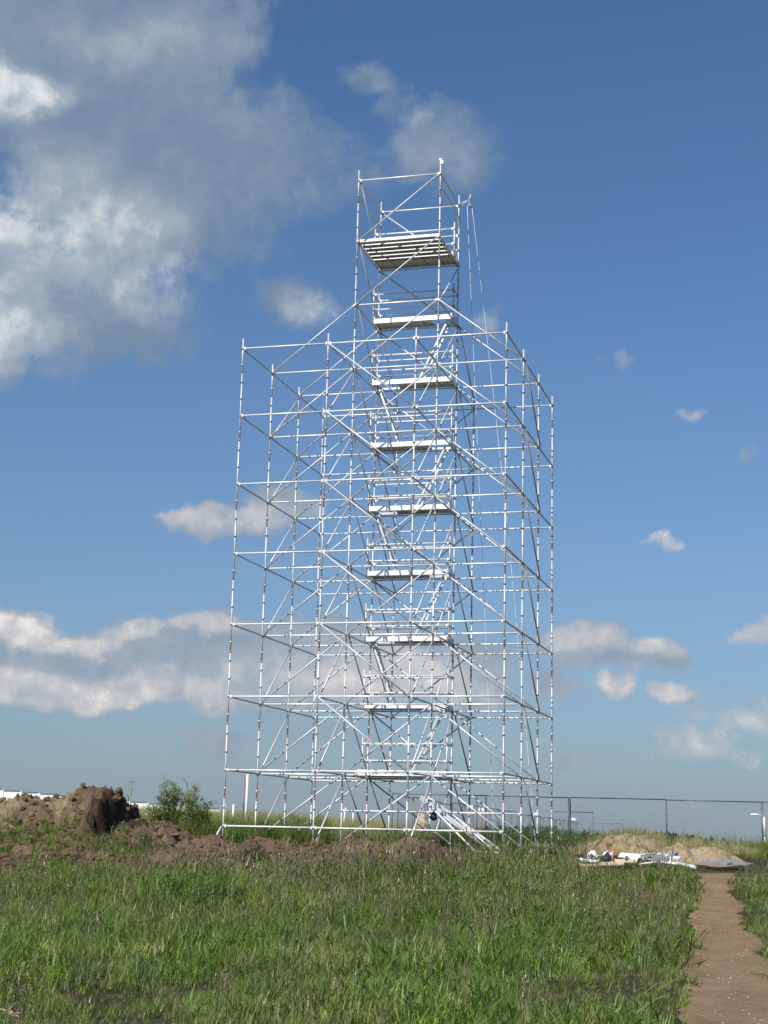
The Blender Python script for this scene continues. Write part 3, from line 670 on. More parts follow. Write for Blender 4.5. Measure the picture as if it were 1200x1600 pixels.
for (x, y, d, r_, mt) in [(160, 1243, 41.9, (.22, .2, .09), 'soil_clay'), (183, 1247, 41.7, (.12, .14, .08), 'soil'), (128, 1253, 41.6, (.14, .14, .07), 'soil'),
                          (112, 1258, 41.5, (.11, .1, .07), 'soil'), (125, 1270, 41.0, (.13, .12, .08), 'soil'), (100, 1264, 41.3, (.1, .1, .06), 'soil_clay'), (150, 1268, 41.2, (.1, .1, .08), 'soil'),
                          (205, 1303, 40.7, (.13, .12, .06), 'soil'), (240, 1298, 40.9, (.13, .12, .06), 'soil'), (275, 1305, 40.6, (.12, .12, .06), 'soil'), (230, 1312, 40.2, (.1, .1, .05), 'soil')]:
    p = px(x, y, d); s_, d_ = SD(p.x, p.y); big_clod(s_, d_, p.z, r_, rr.random() * 50, mt)
bm = bmesh.new(); bmesh.ops.create_icosphere(bm, subdivisions=3, radius=1.0)
for v in bm.verts:
    p = v.co.copy(); k = 1 + .4 * mnoise.fractal(p * 2, .8, 2, 4); v.co = Vector((p.x * .2 * k, p.y * .15 * k, p.z * .07 * k))
o = add('soil_clod', bm_mesh('soil_clod', bm, 'soil_dark')); o.location = G(-8.2, 34.4, .05); tag(o, 'dark lump of wet earth lying alone on the bare soil at far left', 'clod')

# ------------------------------------------------------------------ plants
def blade(V, F, SH, base, az, L, w, lean, curl, segs=3, shade=0.5, fold=0.0):
    """one leaf blade as a tapering bent ribbon"""
    ca, sa = math.cos(az), math.sin(az); x, y, z = base; th = lean; i0 = len(V); st = L / segs
    for k in range(segs + 1):
        ww = w * (1 - (k / segs) ** 1.6) * (0.6 + 0.4 * min(1, k * 1.5)) if k < segs else 0
        if k < segs:
            V.append((x - sa * ww / 2, y + ca * ww / 2, z)); V.append((x + sa * ww / 2, y - ca * ww / 2, z)); SH += [shade, shade]
        else: V.append((x, y, z)); SH.append(shade)
        x += ca * math.sin(th) * st; y += sa * math.sin(th) * st; z += math.cos(th) * st; th += curl / segs
    for k in range(segs - 1): a = i0 + 2 * k; F.append((a, a + 1, a + 3, a + 2))
    a = i0 + 2 * (segs - 1); F.append((a, a + 1, a + 2))
def mesh_from(name, V, F, SH, mats, mi=None):
    me = bpy.data.meshes.new(name); me.from_pydata(V, [], F)
    at = me.attributes.new('shade', 'FLOAT', 'POINT'); at.data.foreach_set('value', SH)
    for m_ in mats: me.materials.append(MATS[m_])
    if mi: me.polygons.foreach_set('material_index', mi)
    me.polygons.foreach_set('use_smooth', [True] * len(F)); return me
def tuft(name, n, spread, L, w, lean, curl, mat, seed, stems=0, stem_h=.5, stem_mat=None, heads=False):
    r = random.Random(seed); V, F, SH, MI = [], [], [], []
    for _ in range(n):
        a = r.uniform(0, 6.283); q = spread * math.sqrt(r.random()); l = r.uniform(*L)
        blade(V, F, SH, (math.cos(a) * q, math.sin(a) * q, -0.02), r.uniform(0, 6.283), l, r.uniform(*w), r.uniform(*lean), r.uniform(*curl), 3, r.random())
        MI += [0] * (len(F) - len(MI))
    for _ in range(stems):
        a = r.uniform(0, 6.283); q = spread * r.random(); h = stem_h * r.uniform(.7, 1.15); az = r.uniform(0, 6.28); ln = r.uniform(0, .18)
        bx, by = math.cos(a) * q, math.sin(a) * q
        blade(V, F, SH, (bx, by, -0.02), az, h, .006, ln, .15, 3, r.random()); blade(V, F, SH, (bx, by, -0.02), az + 1.57, h, .006, 0, 0, 2, r.random())
        tx, ty, tz = bx + math.cos(az) * math.sin(ln) * h, by + math.sin(az) * math.sin(ln) * h, h * math.cos(ln)
        if heads:
            for q_ in range(7):
                blade(V, F, SH, (bx + (tx - bx) * (.55 + .07 * q_), by + (ty - by) * (.55 + .07 * q_), tz * (.55 + .07 * q_)), r.uniform(0, 6.28), r.uniform(.03, .07), .012, r.uniform(.3, .9), .5, 2, r.random())
        else:
            for q_ in range(5):
                t_ = r.uniform(.15, .9); blade(V, F, SH, (bx + (tx - bx) * t_, by + (ty - by) * t_, tz * t_), r.uniform(0, 6.28), r.uniform(.06, .14), .014, r.uniform(.5, 1.1), .6, 2, r.random())
        MI += [1] * (len(F) - len(MI))
    mats = [mat] + ([stem_mat or mat] if stems else []); return mesh_from(name, V, F, SH, mats, MI)
protos = bpy.data.collections.new('plant_protos')     # never linked to the scene
PIDX = {}
def proto(key, me):
    o = bpy.data.objects.new('p%02d_%s' % (len(protos.objects), key), me); protos.objects.link(o); PIDX.setdefault(key, []).append(len(protos.objects) - 1)
for q in range(4): proto('lush', tuft('lush', 34, .13, (.08, .26), (.012, .026), (.15, 1.15), (.5, 2.2), 'grass_green', 10 + q))
for q in range(3): proto('fine', tuft('fine', 40, .12, (.10, .28), (.005, .010), (.0, .5), (.2, 1.1), 'grass_green', 20 + q))
for q in range(3): proto('dark', tuft('dark', 32, .14, (.08, .24), (.012, .026), (.1, .9), (.3, 1.5), 'grass_dark', 30 + q))
for q in range(3): proto('dry', tuft('dry', 30, .14, (.08, .28), (.004, .009), (.1, 1.1), (.2, 1.5), 'grass_dry', 40 + q))
for q in range(3): proto('stalk', tuft('stalk', 8, .10, (.10, .25), (.006, .012), (.1, .8), (.3, 1.2), 'grass_dark', 50 + q, 4, .46, 'grass_stem', True))
for q in range(3): proto('weed', tuft('weed', 8, .10, (.12, .22), (.012, .026), (.3, 1.0), (.3, 1.2), 'weed_leaf', 60 + q, 3, .36, 'weed_leaf'))
for q in range(3): proto('straw', tuft('straw', 40, .22, (.25, .60), (.006, .014), (.0, .5), (.1, .9), 'straw', 70 + q, 3, .7, 'straw', True))
for q in range(3): proto('tall', tuft('tall', 40, .22, (.25, .65), (.012, .030), (.0, .6), (.2, 1.2), 'weed_leaf', 80 + q, 4, .8, 'weed_leaf'))
for q in range(3): proto('broad', tuft('broad', 16, .12, (.10, .20), (.028, .050), (.2, 1.1), (.4, 1.4), 'weed_leaf', 95 + q))
for q in range(2): proto('mat', tuft('mat', 26, .14, (.04, .10), (.008, .02), (.5, 1.4), (.3, 1.2), 'grass_dark', 90 + q))

def scatter_obj(name, P, label):
    """P: rows of x, y, z, rotz, tiltx, tilty, scale, index"""
    me = bpy.data.meshes.new(name); me.from_pydata(P[:, :3].tolist(), [], [])
    a = me.attributes.new('prot', 'FLOAT_VECTOR', 'POINT'); a.data.foreach_set('vector', P[:, [4, 5, 3]].reshape(-1).astype(np.float32))
    a = me.attributes.new('pscale', 'FLOAT', 'POINT'); a.data.foreach_set('value', P[:, 6].astype(np.float32))
    a = me.attributes.new('pidx', 'INT', 'POINT'); a.data.foreach_set('value', P[:, 7].astype(np.int32))
    o = add(name, me); tag(o, label, kind='stuff')
    ng = bpy.data.node_groups.new(name + '_nodes', 'GeometryNodeTree')
    ng.interface.new_socket('Geometry', in_out='INPUT', socket_type='NodeSocketGeometry'); ng.interface.new_socket('Geometry', in_out='OUTPUT', socket_type='NodeSocketGeometry')
    n = ng.nodes; l = ng.links; gi = n.new('NodeGroupInput'); go = n.new('NodeGroupOutput'); ip = n.new('GeometryNodeInstanceOnPoints')
    ci = n.new('GeometryNodeCollectionInfo'); ci.inputs['Collection'].default_value = protos; ci.inputs['Separate Children'].default_value = True; ci.inputs['Reset Children'].default_value = True
    def na(nm, t):
        q = n.new('GeometryNodeInputNamedAttribute'); q.data_type = t; q.inputs['Name'].default_value = nm; return [s for s in q.outputs if s.enabled and s.name == 'Attribute'][0]
    l.new(gi.outputs[0], ip.inputs['Points']); l.new(ci.outputs[0], ip.inputs['Instance']); ip.inputs['Pick Instance'].default_value = True
    l.new(na('pidx', 'INT'), ip.inputs['Instance Index'])
    e = n.new('FunctionNodeEulerToRotation'); l.new(na('prot', 'FLOAT_VECTOR'), e.inputs[0]); l.new(e.outputs[0], ip.inputs['Rotation'])
    l.new(na('pscale', 'FLOAT'), ip.inputs['Scale']); l.new(ip.outputs[0], go.inputs[0])
    md = o.modifiers.new('scatter', 'NODES'); md.node_group = ng
    return o
def pick(keys, probs, n):
    ks = RNG.choice(len(keys), n, p=np.array(probs) / sum(probs)); return np.array([PIDX[keys[k]][RNG.integers(len(PIDX[keys[k]]))] for k in ks])
def rows(s, d, z, sc, idx, tilt=.12):
    n = len(s); X = CAM.x + RT.x * s + FW.x * d; Y = CAM.y + RT.y * s + FW.y * d
    return np.stack([X, Y, z, RNG.uniform(0, 6.283, n), RNG.normal(0, tilt, n), RNG.normal(0, tilt, n), sc, idx], 1)
def field_grass():
    out = []
    for d0, d1, dens in ((7, 12, 45), (12, 18, 95), (18, 26, 72), (26, 34, 55), (34, 40.6, 46)):
        sw = 0.25 * d1 + 2.5; n = int(dens * (d1 - d0) * 2 * sw); s = RNG.uniform(-sw, sw, n); d = RNG.uniform(d0, d1, n)
        c, w = path_c(d); e = fbm(d * 1.3, s * 0, 15, 3) * .12
        off = np.abs(s - c + e) - w
        keep = (off > -0.10 + .2 * RNG.random(n) ** .5) & (soilmask(s, d) < RNG.uniform(.05, .6, n)) 
        # trodden, thinner ground beside the path and in worn patches
        worn = sstep(fbm(s * .5, d * .5, 33, 4), -.05, .25) * (1 - sstep(d, 15, 22)) * .75 
        keep &= RNG.random(n) > worn * .3
        keep &= ~((s > c) & (off < .3) & (RNG.random(n) < .25))
        s, d, off = s[keep], d[keep], off[keep]; n = len(s); worn = worn[keep]; c = c[keep]
        A = fbm(s * .45, d * .45, 52, 4); Bn = fbm(s * .8, d * .8, 62, 3)
        idx = np.zeros(n, int); u = RNG.random(n)
        lush = pick(['lush', 'fine', 'weed', 'dark', 'broad'], [.46, .12, .16, .16, .10], n); mixd = pick(['fine', 'dark', 'dry', 'stalk', 'weed'], [.3, .3, .18, .14, .08], n)
        dry = pick(['dry', 'fine', 'dark', 'mat'], [.5, .2, .2, .1], n); seedy = pick(['stalk', 'dark', 'fine'], [.5, .3, .2], n)
        near = 1 - sstep(d, 12, 19)
        pm = A * 1.6 + Bn * .4 + .15
        idx = np.where(u < .5 + pm, lush, mixd)
        idx = np.where(RNG.random(n) < worn * .9 + near * .42 * (fbm(s * .8, d * .8, 70, 3) > -.05), dry, idx)
        idx = np.where((RNG.random(n) < .17 * sstep(d, 18, 34) * (s > -3) * (1 + 2.2 * fbm(s * .5, d * .5, 101, 3))), seedy, idx)
        size = (0.95 + .45 * sstep(d, 16, 33)) * (1 + 1.2 * A + .6 * Bn) * RNG.uniform(.55, 1.35, n)
        size *= 1 - .35 * sstep(d, 31, 34) * (1 - sstep(s, 0, 2.5))
        size *= 1 - .25 * sstep(d, 36, 39) - .25 * sstep(d, 36, 39) * sstep(s, 1, 3)
        size *= np.where((s > c), .75, 1.0) * (1 - .35 * worn)
        size *= 1 - .35 * (1 - sstep(s, -9, -5)) * sstep(d, 28, 34)
        size *= 1 - .55 * sstep(s, 4.2, 5.2) * sstep(d, 34, 37)
        out.append(rows(s, d, ground(s, d), size, idx))
    P = np.concatenate(out); scatter_obj('grass', P, 'thick green weedy grass with brown stalks filling the foreground field')
    return len(P)
n_grass = field_grass()
def far_grass():
    out = []
    def band(n, s0, s1, d0, d1, keys, probs, sz, cond=None, mask=None):
        s = RNG.uniform(s0, s1, n); d = RNG.uniform(d0, d1, n)
        if cond is not None: k = cond(s, d); s, d = s[k], d[k]
        out.append(rows(s, d, ground(s, d), RNG.uniform(*sz, len(s)), pick(keys, probs, len(s)), .1))
    # ground inside and behind the scaffold: greener near, straw on the rise behind
    nz = lambda s, d: fbm(s * .3, d * .3, 9, 4)
    band(2600, -13, 14, 40.5, 50, ['mat', 'dark', 'weed', 'dry', 'fine'], [.2, .25, .3, .1, .2], (.6, 1.1), lambda s, d: (RNG.random(len(s)) < .75) & ~((s < -4.2) & (d < 45)) & ~((s > 5) & (s < 9.8)))
    band(4200, -16, 16, 49, 58, ['tall', 'weed', 'fine', 'straw'], [.45, .25, .2, .1], (.55, .9))
    band(2600, -7.5, -1.5, 45.5, 56, ['tall', 'weed'], [.7, .3], (.8, 1.2))
    band(1500, 2, 10, 50, 58, ['tall', 'dark'], [.8, .2], (.7, 1.0))
    band(5200, -22, 20, 58, 76, ['tall', 'straw', 'weed'], [.3, .6, .1], (.6, .95), lambda s, d: nz(s, d) * 16 + (d - 58) * .0 < 9)
    band(9000, -34, 24, 74, 108, ['straw', 'tall'], [.93, .07], (.5, .85))
    band(4500, -45, 40, 105, 150, ['straw', 'tall'], [.7, .3], (.5, .9))
    P = np.concatenate(out); scatter_obj('meadow_grass', P, 'tall green weeds and dry straw coloured grass behind the scaffold')
far_grass()
def mound_grass():
    out = []
    s = RNG.uniform(-13.5, -5.2, 2600); d = RNG.uniform(38.8, 43.5, 2600); n = fbm(s * .7, d * .7, 88, 4)
    k = (n + (41 - d) * .12 > .07) | ((s < -10.8) & (n > -.1)) | ((d < 40.2) & (n > -.12) & (s > -12)); s, d = s[k], d[k]
    k = (d < 40.9) | (s < -9.3); s, d = s[k], d[k]
    z = np.array([hpile(a, b) for a, b in zip(s, d)]); out.append(rows(s, d, z, RNG.uniform(.5, .95, len(s)), pick(['weed', 'fine', 'dark', 'dry'], [.35, .3, .25, .1], len(s))))
    P = np.concatenate(out); scatter_obj('heap_weeds', P, 'green weeds growing over the foot of the big earth heap')
    s = RNG.uniform(5.5, 11, 700); d = RNG.uniform(45.3, 48.5, 700)
    z = ground(s, d) + np.maximum(bump(s, d, 7.4, 47.0, 1.3, 1.2, .62, 2.4), bump(s, d, 9.4, 47.2, 1.6, 1.2, .30, 2)) - .05
    P = rows(s, d, z, RNG.uniform(.35, .7, 700), pick(['straw', 'dry', 'weed', 'dark'], [.3, .25, .25, .2], 700)); scatter_obj('mound_grass', P, 'dry grass and weeds on the mound behind the scrap')
mound_grass()

def plant(name, loc, h, rad, nstem, leaves, leaf, lmat, smat, label, cat, seed, group=None, droop=.6, top_pale=None, low=.15, zpow=.8):
    r = random.Random(seed); root = empty(name, loc); tag(root, label, cat, group)
    bm = bmesh.new(); tips = []
    for k in range(nstem):
        az = r.uniform(0, 6.28); out = rad * r.uniform(.15, .85); hh = h * r.uniform(.65, 1.0); pts = []
        for q in range(6):
            t = q / 5; w = out * t ** 1.4; pts.append(Vector((math.cos(az) * w + r.uniform(-.02, .02) * h * t, math.sin(az) * w + r.uniform(-.02, .02) * h * t, hh * t - .02)))
        bm_path(bm, pts, [max(.003, .013 * h * (1 - .85 * q / 5)) for q in range(6)], 5); tips.append(pts)
        for b in range(5):
            t = r.uniform(.3, .95); i = min(4, int(t * 5)); p = pts[i].lerp(pts[i + 1], t * 5 - i); a2 = r.uniform(0, 6.28); l = rad * r.uniform(.2, .5) * (1.2 - t * .6)
            e = p + Vector((math.cos(a2) * l, math.sin(a2) * l, l * r.uniform(.4, 1.1))); bm_path(bm, [p, p.lerp(e, .5) + Vector((0, 0, .02)), e], [.006 * h, .004 * h, .002], 4); tips.append([p, p, p.lerp(e, .5), e, e, e])
    add('stem', bm_mesh('stem', bm, smat), root)
    V, F, SH, MI = [], [], [], []
    for k in range(leaves):
        pts = r.choice(tips); t = low + (1 - low) * r.random() ** zpow; i = min(len(pts) - 2, int(t * (len(pts) - 1))); p = pts[i].lerp(pts[i + 1], t * (len(pts) - 1) - i)
        p = p + Vector((r.gauss(0, 1), r.gauss(0, 1), r.gauss(0, .7))) * leaf * .8; L = leaf * r.uniform(.6, 1.4)
        blade(V, F, SH, tuple(p), r.uniform(0, 6.28), L, L * .42, r.uniform(.2, 1.5), r.uniform(.1, droop), 2, r.random())
        MI += [1 if (top_pale and p.z > h * r.uniform(*top_pale)) else 0] * (len(F) - len(MI))
    add('foliage', mesh_from('foliage', V, F, SH, [lmat] + (['pale_leaf'] if top_pale else []), MI), root)
    return root
def pz(x, d): 
    p = px(x, 1300, d); return Vector((p.x, p.y, gz(p.x, p.y)))
plant('shrub', pz(268, 46.5), 2.0, .60, 16, 6500, .055, 'pale_leaf', 'grass_stem', 'tall bushy weed with pale airy top standing left of the scaffold', 'shrub', 3, top_pale=(.50, .72))
plant('shrub', pz(293, 46.8), 1.8, .6, 13, 3600, .05, 'pale_leaf', 'grass_stem', 'thinner pale weed bush just right of the tallest weed', 'shrub', 4, top_pale=(.45, .7))
plant('shrub', pz(312, 46), 1.15, .6, 14, 3600, .06, 'weed_leaf', 'grass_stem', 'low leafy green weed clump beside the left scaffold leg', 'shrub', 5)
plant('shrub', pz(252, 46), 1.0, .55, 12, 2900, .06, 'weed_leaf', 'grass_stem', 'low yellow green weed clump behind the foot of the earth heap', 'shrub', 6)
plant('weed', pz(208, 39.2) + Vector((0, 0, .25)), .62, .12, 2, 60, .035, 'pale_leaf', 'grass_stem', 'spindly weed stem rising before the dark broken side of the heap', 'weed', 8)
plant('weed', pz(190, 39.2) + Vector((0, 0, .3)), .72, .10, 2, 60, .035, 'pale_leaf', 'grass_stem', 'bent spindly weed left of another before the heap', 'weed', 9)
plant('shrub', pz(200, 50), 1.95, .16, 2, 150, .05, 'pale_leaf', 'grass_stem', 'single tall pale weed poking up behind the top of the heap', 'weed', 11)
plant('bush', pz(398, 35.2) + Vector((0, 0, -.02)), .55, .38, 14, 2600, .045, 'bush_dark', 'grass_stem', 'small dark green bush growing at the foot of the brown ridge', 'bush', 12, low=.05)
plant('bush', pz(385, 35.6), .40, .3, 10, 1400, .04, 'bush_dark', 'grass_stem', 'smaller dark green bush left of the dark bush on bare soil', 'bush', 13, low=.05)
plant('weed', pz(462, 62), 1.35, .16, 3, 160, .06, 'bush_dark', 'grass_stem', 'dark upright weed seen between the left scaffold legs', 'weed', 14)
plant('weed', pz(405, 46.5) + Vector((0, 0, .0)), .7, .3, 8, 700, .06, 'bush_dark', 'grass_stem', 'dark leafy weed near the second scaffold leg from the left', 'weed', 15)
rr = random.Random(9)
for k in range(10):
    x = 540 + k * 38 + rr.uniform(-10, 10); d = rr.uniform(34.5, 38.5); p = px(x, 1330, d)
    plant('weed', (p.x, p.y, gz(p.x, p.y)), rr.uniform(.55, .85), .10, 3, 90, .035, rr.choice(['weed_leaf', 'grass_dry']), 'grass_stem',
          'thin brown flowering weed stalk standing above the grass before the scaffold', 'weed', 100 + k, 'tall weed stalks along the far edge of the grass')
for k, (x, d, hh) in enumerate([(845, 39.6, .42), (862, 39.2, .48), (832, 39.8, .36)]):
    p = px(x, 1340, d); plant('weed', (p.x, p.y, gz(p.x, p.y)), hh, .3, 9, 900, .05, 'pale_leaf', 'grass_stem', ['middle', 'rightmost', 'leftmost'][k] + ' of the pale yellow flowering weed clumps at the right scaffold legs', 'weed', 130 + k, 'pale weed clumps at the right scaffold legs')

# ------------------------------------------------------------------ fence panels
def panel_parts(Wd=3.45, H=2.0, cell=(0.10, 0.22)):
    bm = bmesh.new()
    r = .019
    top = bmesh.new(); bm_tube(top, (0, 0, H), (Wd, 0, H), r, 8); bm_tube(top, (0, 0, .15), (Wd, 0, .15), r, 8); frame = bm_mesh('frame_rail', top, 'dark_steel')
    po = bmesh.new(); bm_tube(po, (0, 0, 0), (0, 0, H + .02), r + .003, 8); post = bm_mesh('post', po, 'dark_steel')
    k = cell[0]
    while k < Wd - .02: bm_box(bm, (k - .0012, -.0012, .15), (k + .0012, .0012, H)); k += cell[0]
    z = .15 + cell[1]
    while z < H - .02: bm_box(bm, (0, .0022, z - .0012), (Wd, .0058, z + .0012)); z += cell[1]
    wire = bm_mesh('wire_mesh', bm, 'fence_steel')
    fo = bmesh.new(); bm_box(fo, (-.12, -.33, -.04), (.12, .33, .09)); bmesh.ops.bevel(fo, geom=fo.edges[:], offset=.02, segments=1, affect='EDGES'); foot = bm_mesh('foot_block', fo, 'concrete')
    return frame, post, wire, foot
PP = panel_parts()
def wire_fence(a, ang, label, group, feet=True, z=None, H=1.0):
    r = empty('wire_fence', a, ang); tag(r, label, 'fence panel', group)
    add('frame_rail', PP[0], r); add('wire_mesh', PP[2], r)['kind'] = 'stuff'; add('post', PP[1], r); add('post', PP[1], r, M=Matrix.Translation((3.45, 0, 0)))
    if feet: add('foot_block', PP[3], r)
    r.scale = (1, 1, H); return r
d0 = 58.0; yawf = YAW
labs = ['leftmost wire mesh fence panel standing behind the scaffold base', 'wire mesh fence panel seen behind the right scaffold legs', 'large wire mesh fence panel just right of the scaffold', 'wire mesh fence panel above the sand heap', 'wire mesh fence panel cut by the right edge of the photo']
for k, (x, dd, da) in enumerate([(612, 59.5, -.04), (745, 60.5, .03), (891, 58.2, -.03), (1042, 58.0, -.01), (1191, 58.2, .0)]):
    p = px(x, 1300, dd); top = {0: 1240, 1: 1243, 2: 1246, 3: 1250, 4: 1253}[k]; zt = px(x, top, dd).z
    wire_fence((p.x, p.y, zt - 2.0), yawf + da, labs[k], None)
# the fence running away into the distance
P0 = px(622, 1243, 66); zz = P0.z - 2.0; P0.z = 0
dirv = (px(905, 1275, 160) - px(622, 1243, 66)); dirv.z = 0; LN = dirv.length; dirv.normalize(); ang = math.atan2(dirv.y, dirv.x)
nseg = int(LN // 3.55)
for k in range(nseg):
    p = P0 + dirv * (k * 3.55); t = k / nseg
    wire_fence((p.x, p.y, (zz) * (1 - t) + t * (px(905, 1285, 160).z - 2.0) + random.uniform(-.06, .06)), ang + random.uniform(-.05, .05),
                'wire mesh fence panel in the row running away behind the right scaffold legs', 'fence panels in the row running away from the scaffold', feet=False)
p = px(862, 1268, 96); wire_fence((p.x, p.y, p.z - 2.0), YAW + .05, 'distant wire fence panel standing square between the rows near the right leg', None, False).scale = (.72, 1, 1)
p = px(922, 1286, 175); wire_fence((p.x, p.y, p.z - 2.0), YAW, 'far small wire fence panel beyond the end of the fence row', None, False)
for (x, y, d, lb) in [(752, 1265, 70, 'small white plate on the fence behind the base stair'), (735, 1261, 74, 'smaller white plate on the fence left of another plate'), (838, 1272, 92, 'white plate on the fence between the two right scaffold legs'), (896, 1280, 100, 'white plate on the fence at the left end of the big panel')]:
    p = px(x, y, d); bm = bmesh.new(); bm_box(bm, (-.13, -.006, -.08), (.13, .006, .08)); bmesh.ops.bevel(bm, geom=bm.edges[:], offset=.004, segments=1, affect='EDGES')
    o = add('fence_plate', bm_mesh('fence_plate', bm, 'white_paint')); o.location = p; o.rotation_euler = (0, .05, YAW); tag(o, lb, 'sign plate')

# ------------------------------------------------------------------ long white barrier, posts, lamp
def barrier():
    a = px(6, 1234, 112); b = px(345, 1264, 113); za, zb = a.z, b.z; r = empty('white_barrier', (a.x, a.y, 0)); tag(r, 'long low white panel barrier with dark top rail on the skyline at left', 'barrier')
    d = b - a; L = Vector((d.x, d.y, 0)).length; n = 12; u = Vector((d.x, d.y, 0)).normalized(); nr = Vector((u.y, -u.x, 0))
    for k in range(-2, n):
        p = u * (L * k / n); q = u * (L * (k + 1) / n - .07); z0 = za + (zb - za) * k / n; z1 = za + (zb - za) * (k + 1) / n
        M0 = Matrix.Translation(p) ; ang = math.atan2(u.y, u.x); l = (q - p).length
        bm = bmesh.new(); M_ = Matrix.Translation(Vector((p.x, p.y, (z0 + z1) / 2))) @ Matrix.Rotation(ang, 4, 'Z')
        bm_box(bm, (0, -.04, -1.05 + .02 * k), (l, .04, -.10), 0, M_); bmesh.ops.bevel(bm, geom=bm.edges[:], offset=.01, segments=1, affect='EDGES'); add('panel', bm_mesh('panel', bm, 'white_paint'), r)
        bm = bmesh.new(); bm_box(bm, (0.1, -.05, -.07), (l - .1, .05, 0.0), 0, M_); add('top_rail', bm_mesh('top_rail', bm, 'dark_steel'), r)
        bm = bmesh.new(); bm_box(bm, (-.085, -.07, -1.5), (-.015, .07, .03), 0, M_); add('post', bm_mesh('post', bm, 'white_paint'), r)
        if k > 4:
            c = Vector((p.x, p.y, (z0 + z1) / 2)); bm = bmesh.new(); bm_tube(bm, c + nr * .12 + u * 0.25 + Vector((0, 0, -.08)), c + nr * .4 + u * .85 + Vector((0, 0, -1.1)), .05, 6); add('prop', bm_mesh('prop', bm, 'weathered_wood'), r)
barrier()
def post(name, x, ytop, d, w, mat, label, lean=0.0, group=None, cap=True, cat='post'):
    p = px(x, ytop, d); g = gz(p.x, p.y); h = p.z - g; bm = bmesh.new(); bm_tube(bm, (0, 0, -.2), (lean * h, 0, h), w / 2, 8, w * .42)
    if cap: bm_tube(bm, (lean * h, 0, h), (lean * h, 0, h + w * .15), w * .38, 8, w * .1)
    o = add(name, bm_mesh(name, bm, mat)); o.location = (p.x, p.y, g); tag(o, label, cat, group)
post('white_pole', 387, 1210, 78, .14, 'white_paint', 'white painted pole standing on the rise behind the left scaffold legs', .0, None, True, 'pole')
post('red_pole', 382.5, 1212, 80, .045, 'red_paint', 'thin reddish rod close to the left of the white pole', .0, None, True, 'pole')
post('fence_post', 365, 1257, 82, .12, 'white_paint', 'short pale post left of the white pole on the rise')
post('fence_post', 353, 1256, 84, .10, 'concrete', 'short grey post beside the left scaffold leg on the rise')
post('fence_post', 380, 1256, 80, .13, 'dark_steel', 'short dark post at the foot of the white pole')
post('fence_post', 537, 1262, 86, .10, 'white_paint', 'small leaning white post behind the third scaffold leg', .12)
post('fence_post', 552, 1270, 95, .10, 'white_paint', 'tiny white post on the skyline of the straw field')
post('fence_post', 647, 1253, 68, .10, 'weathered_wood', 'dark wooden post standing before the fence row behind the sack')
post('fence_post', 751, 1262, 66, .08, 'weathered_wood', 'dark wooden post by the fence just right of the tower legs')
post('fence_post', 1162, 1300, 120, .12, 'weathered_wood', 'small dark post left of the street lamp')
def lamp():
    p = px(1195, 1335, 112); g = gz(p.x, p.y); top = px(1195, 1276, 112).z; h = top - g; r = empty('street_lamp', (p.x, p.y, g)); tag(r, 'grey street lamp with white head at the right edge beyond the path', 'street lamp')
    bm = bmesh.new(); bm_tube(bm, (0, 0, -.2), (0, 0, h * .5), .12, 10, .105); bm_tube(bm, (0, 0, h * .5), (0, 0, h), .105, 10, .075); add('pole', bm_mesh('pole', bm, 'galvanised_bright'), r)
    L = -RT
    bm = bmesh.new(); bm_path(bm, [Vector((0, 0, h - .05)), Vector((0, 0, h + .05)) + L * .06, Vector((0, 0, h + .10)) + L * .2, Vector((0, 0, h + .11)) + L * .4], .035, 6); add('arm', bm_mesh('arm', bm, 'galvanised'), r)
    bm = bmesh.new(); bmesh.ops.create_icosphere(bm, subdivisions=3, radius=1.0)
    for v in bm.verts: v.co = Vector((v.co.x * .32, v.co.y * .13, v.co.z * .10 if v.co.z > 0 else v.co.z * .05))
    bmesh.ops.rotate(bm, cent=(0, 0, 0), matrix=Matrix.Rotation(YAW, 3, 'Z'), verts=bm.verts); bmesh.ops.translate(bm, vec=Vector((0, 0, h + .11)) + L * .62, verts=bm.verts)
    for f in bm.faces: f.smooth = True
    add('lamp_head', bm_mesh('lamp_head', bm, 'white_paint'), r)
lamp()

# ------------------------------------------------------------------ scrap beside the path
def sheet(x, y, d, sx, sy, amp, mat, label, seed, name='plastic_sheet', cat='sheet', rot=0.0, lift=.05):
    p = px(x, y, d); g = gz(p.x, p.y); n = 26; V = []; F = []
    for i in range(n + 1):
        for j in range(n + 1):
            u, v = i / n - .5, j / n - .5; q = Vector((u * 3 + seed, v * 3, seed * .7)); h = mnoise.fractal(q, .9, 2.0, 4)
            r_ = abs(math.sin(u * 9 + seed + 2 * h)) * .35
            V.append((u * sx * (1 + .2 * h), v * sy * (1 + .2 * mnoise.noise(q * 2)), max(0.0, (h * .8 + r_ + .15)) * amp * .55))
    for i in range(n):
        for j in range(n): a = i * (n + 1) + j; F.append((a, a + 1, a + n + 2, a + n + 1))
    me = bpy.data.meshes.new(name); me.from_pydata(V, [], F); me.materials.append(MATS[mat]); o = add(name, me); o.location = (p.x, p.y, max(g, p.z) + lift * 0); o.rotation_euler = (0, 0, rot + YAW)
    md = o.modifiers.new('thick', 'SOLIDIFY'); md.thickness = .006; tag(o, label, cat)
sheet(938, 1343, 38.2, .55, .5, .36, 'white_plastic', 'crumpled white plastic sheet at the left end of the scrap heap', 2)
sheet(916, 1347, 38.0, .55, .35, .16, 'white_plastic', 'flattened white plastic strip trailing left from the scrap heap', 5)
sheet(1018, 1343, 38.6, .55, .4, .25, 'grey_board', 'grey plastic film bunched in the middle of the scrap heap', 9)
sheet(990, 1346, 38.1, .45, .35, .2, 'white_plastic', 'small white plastic scrap before the white boards', 12)
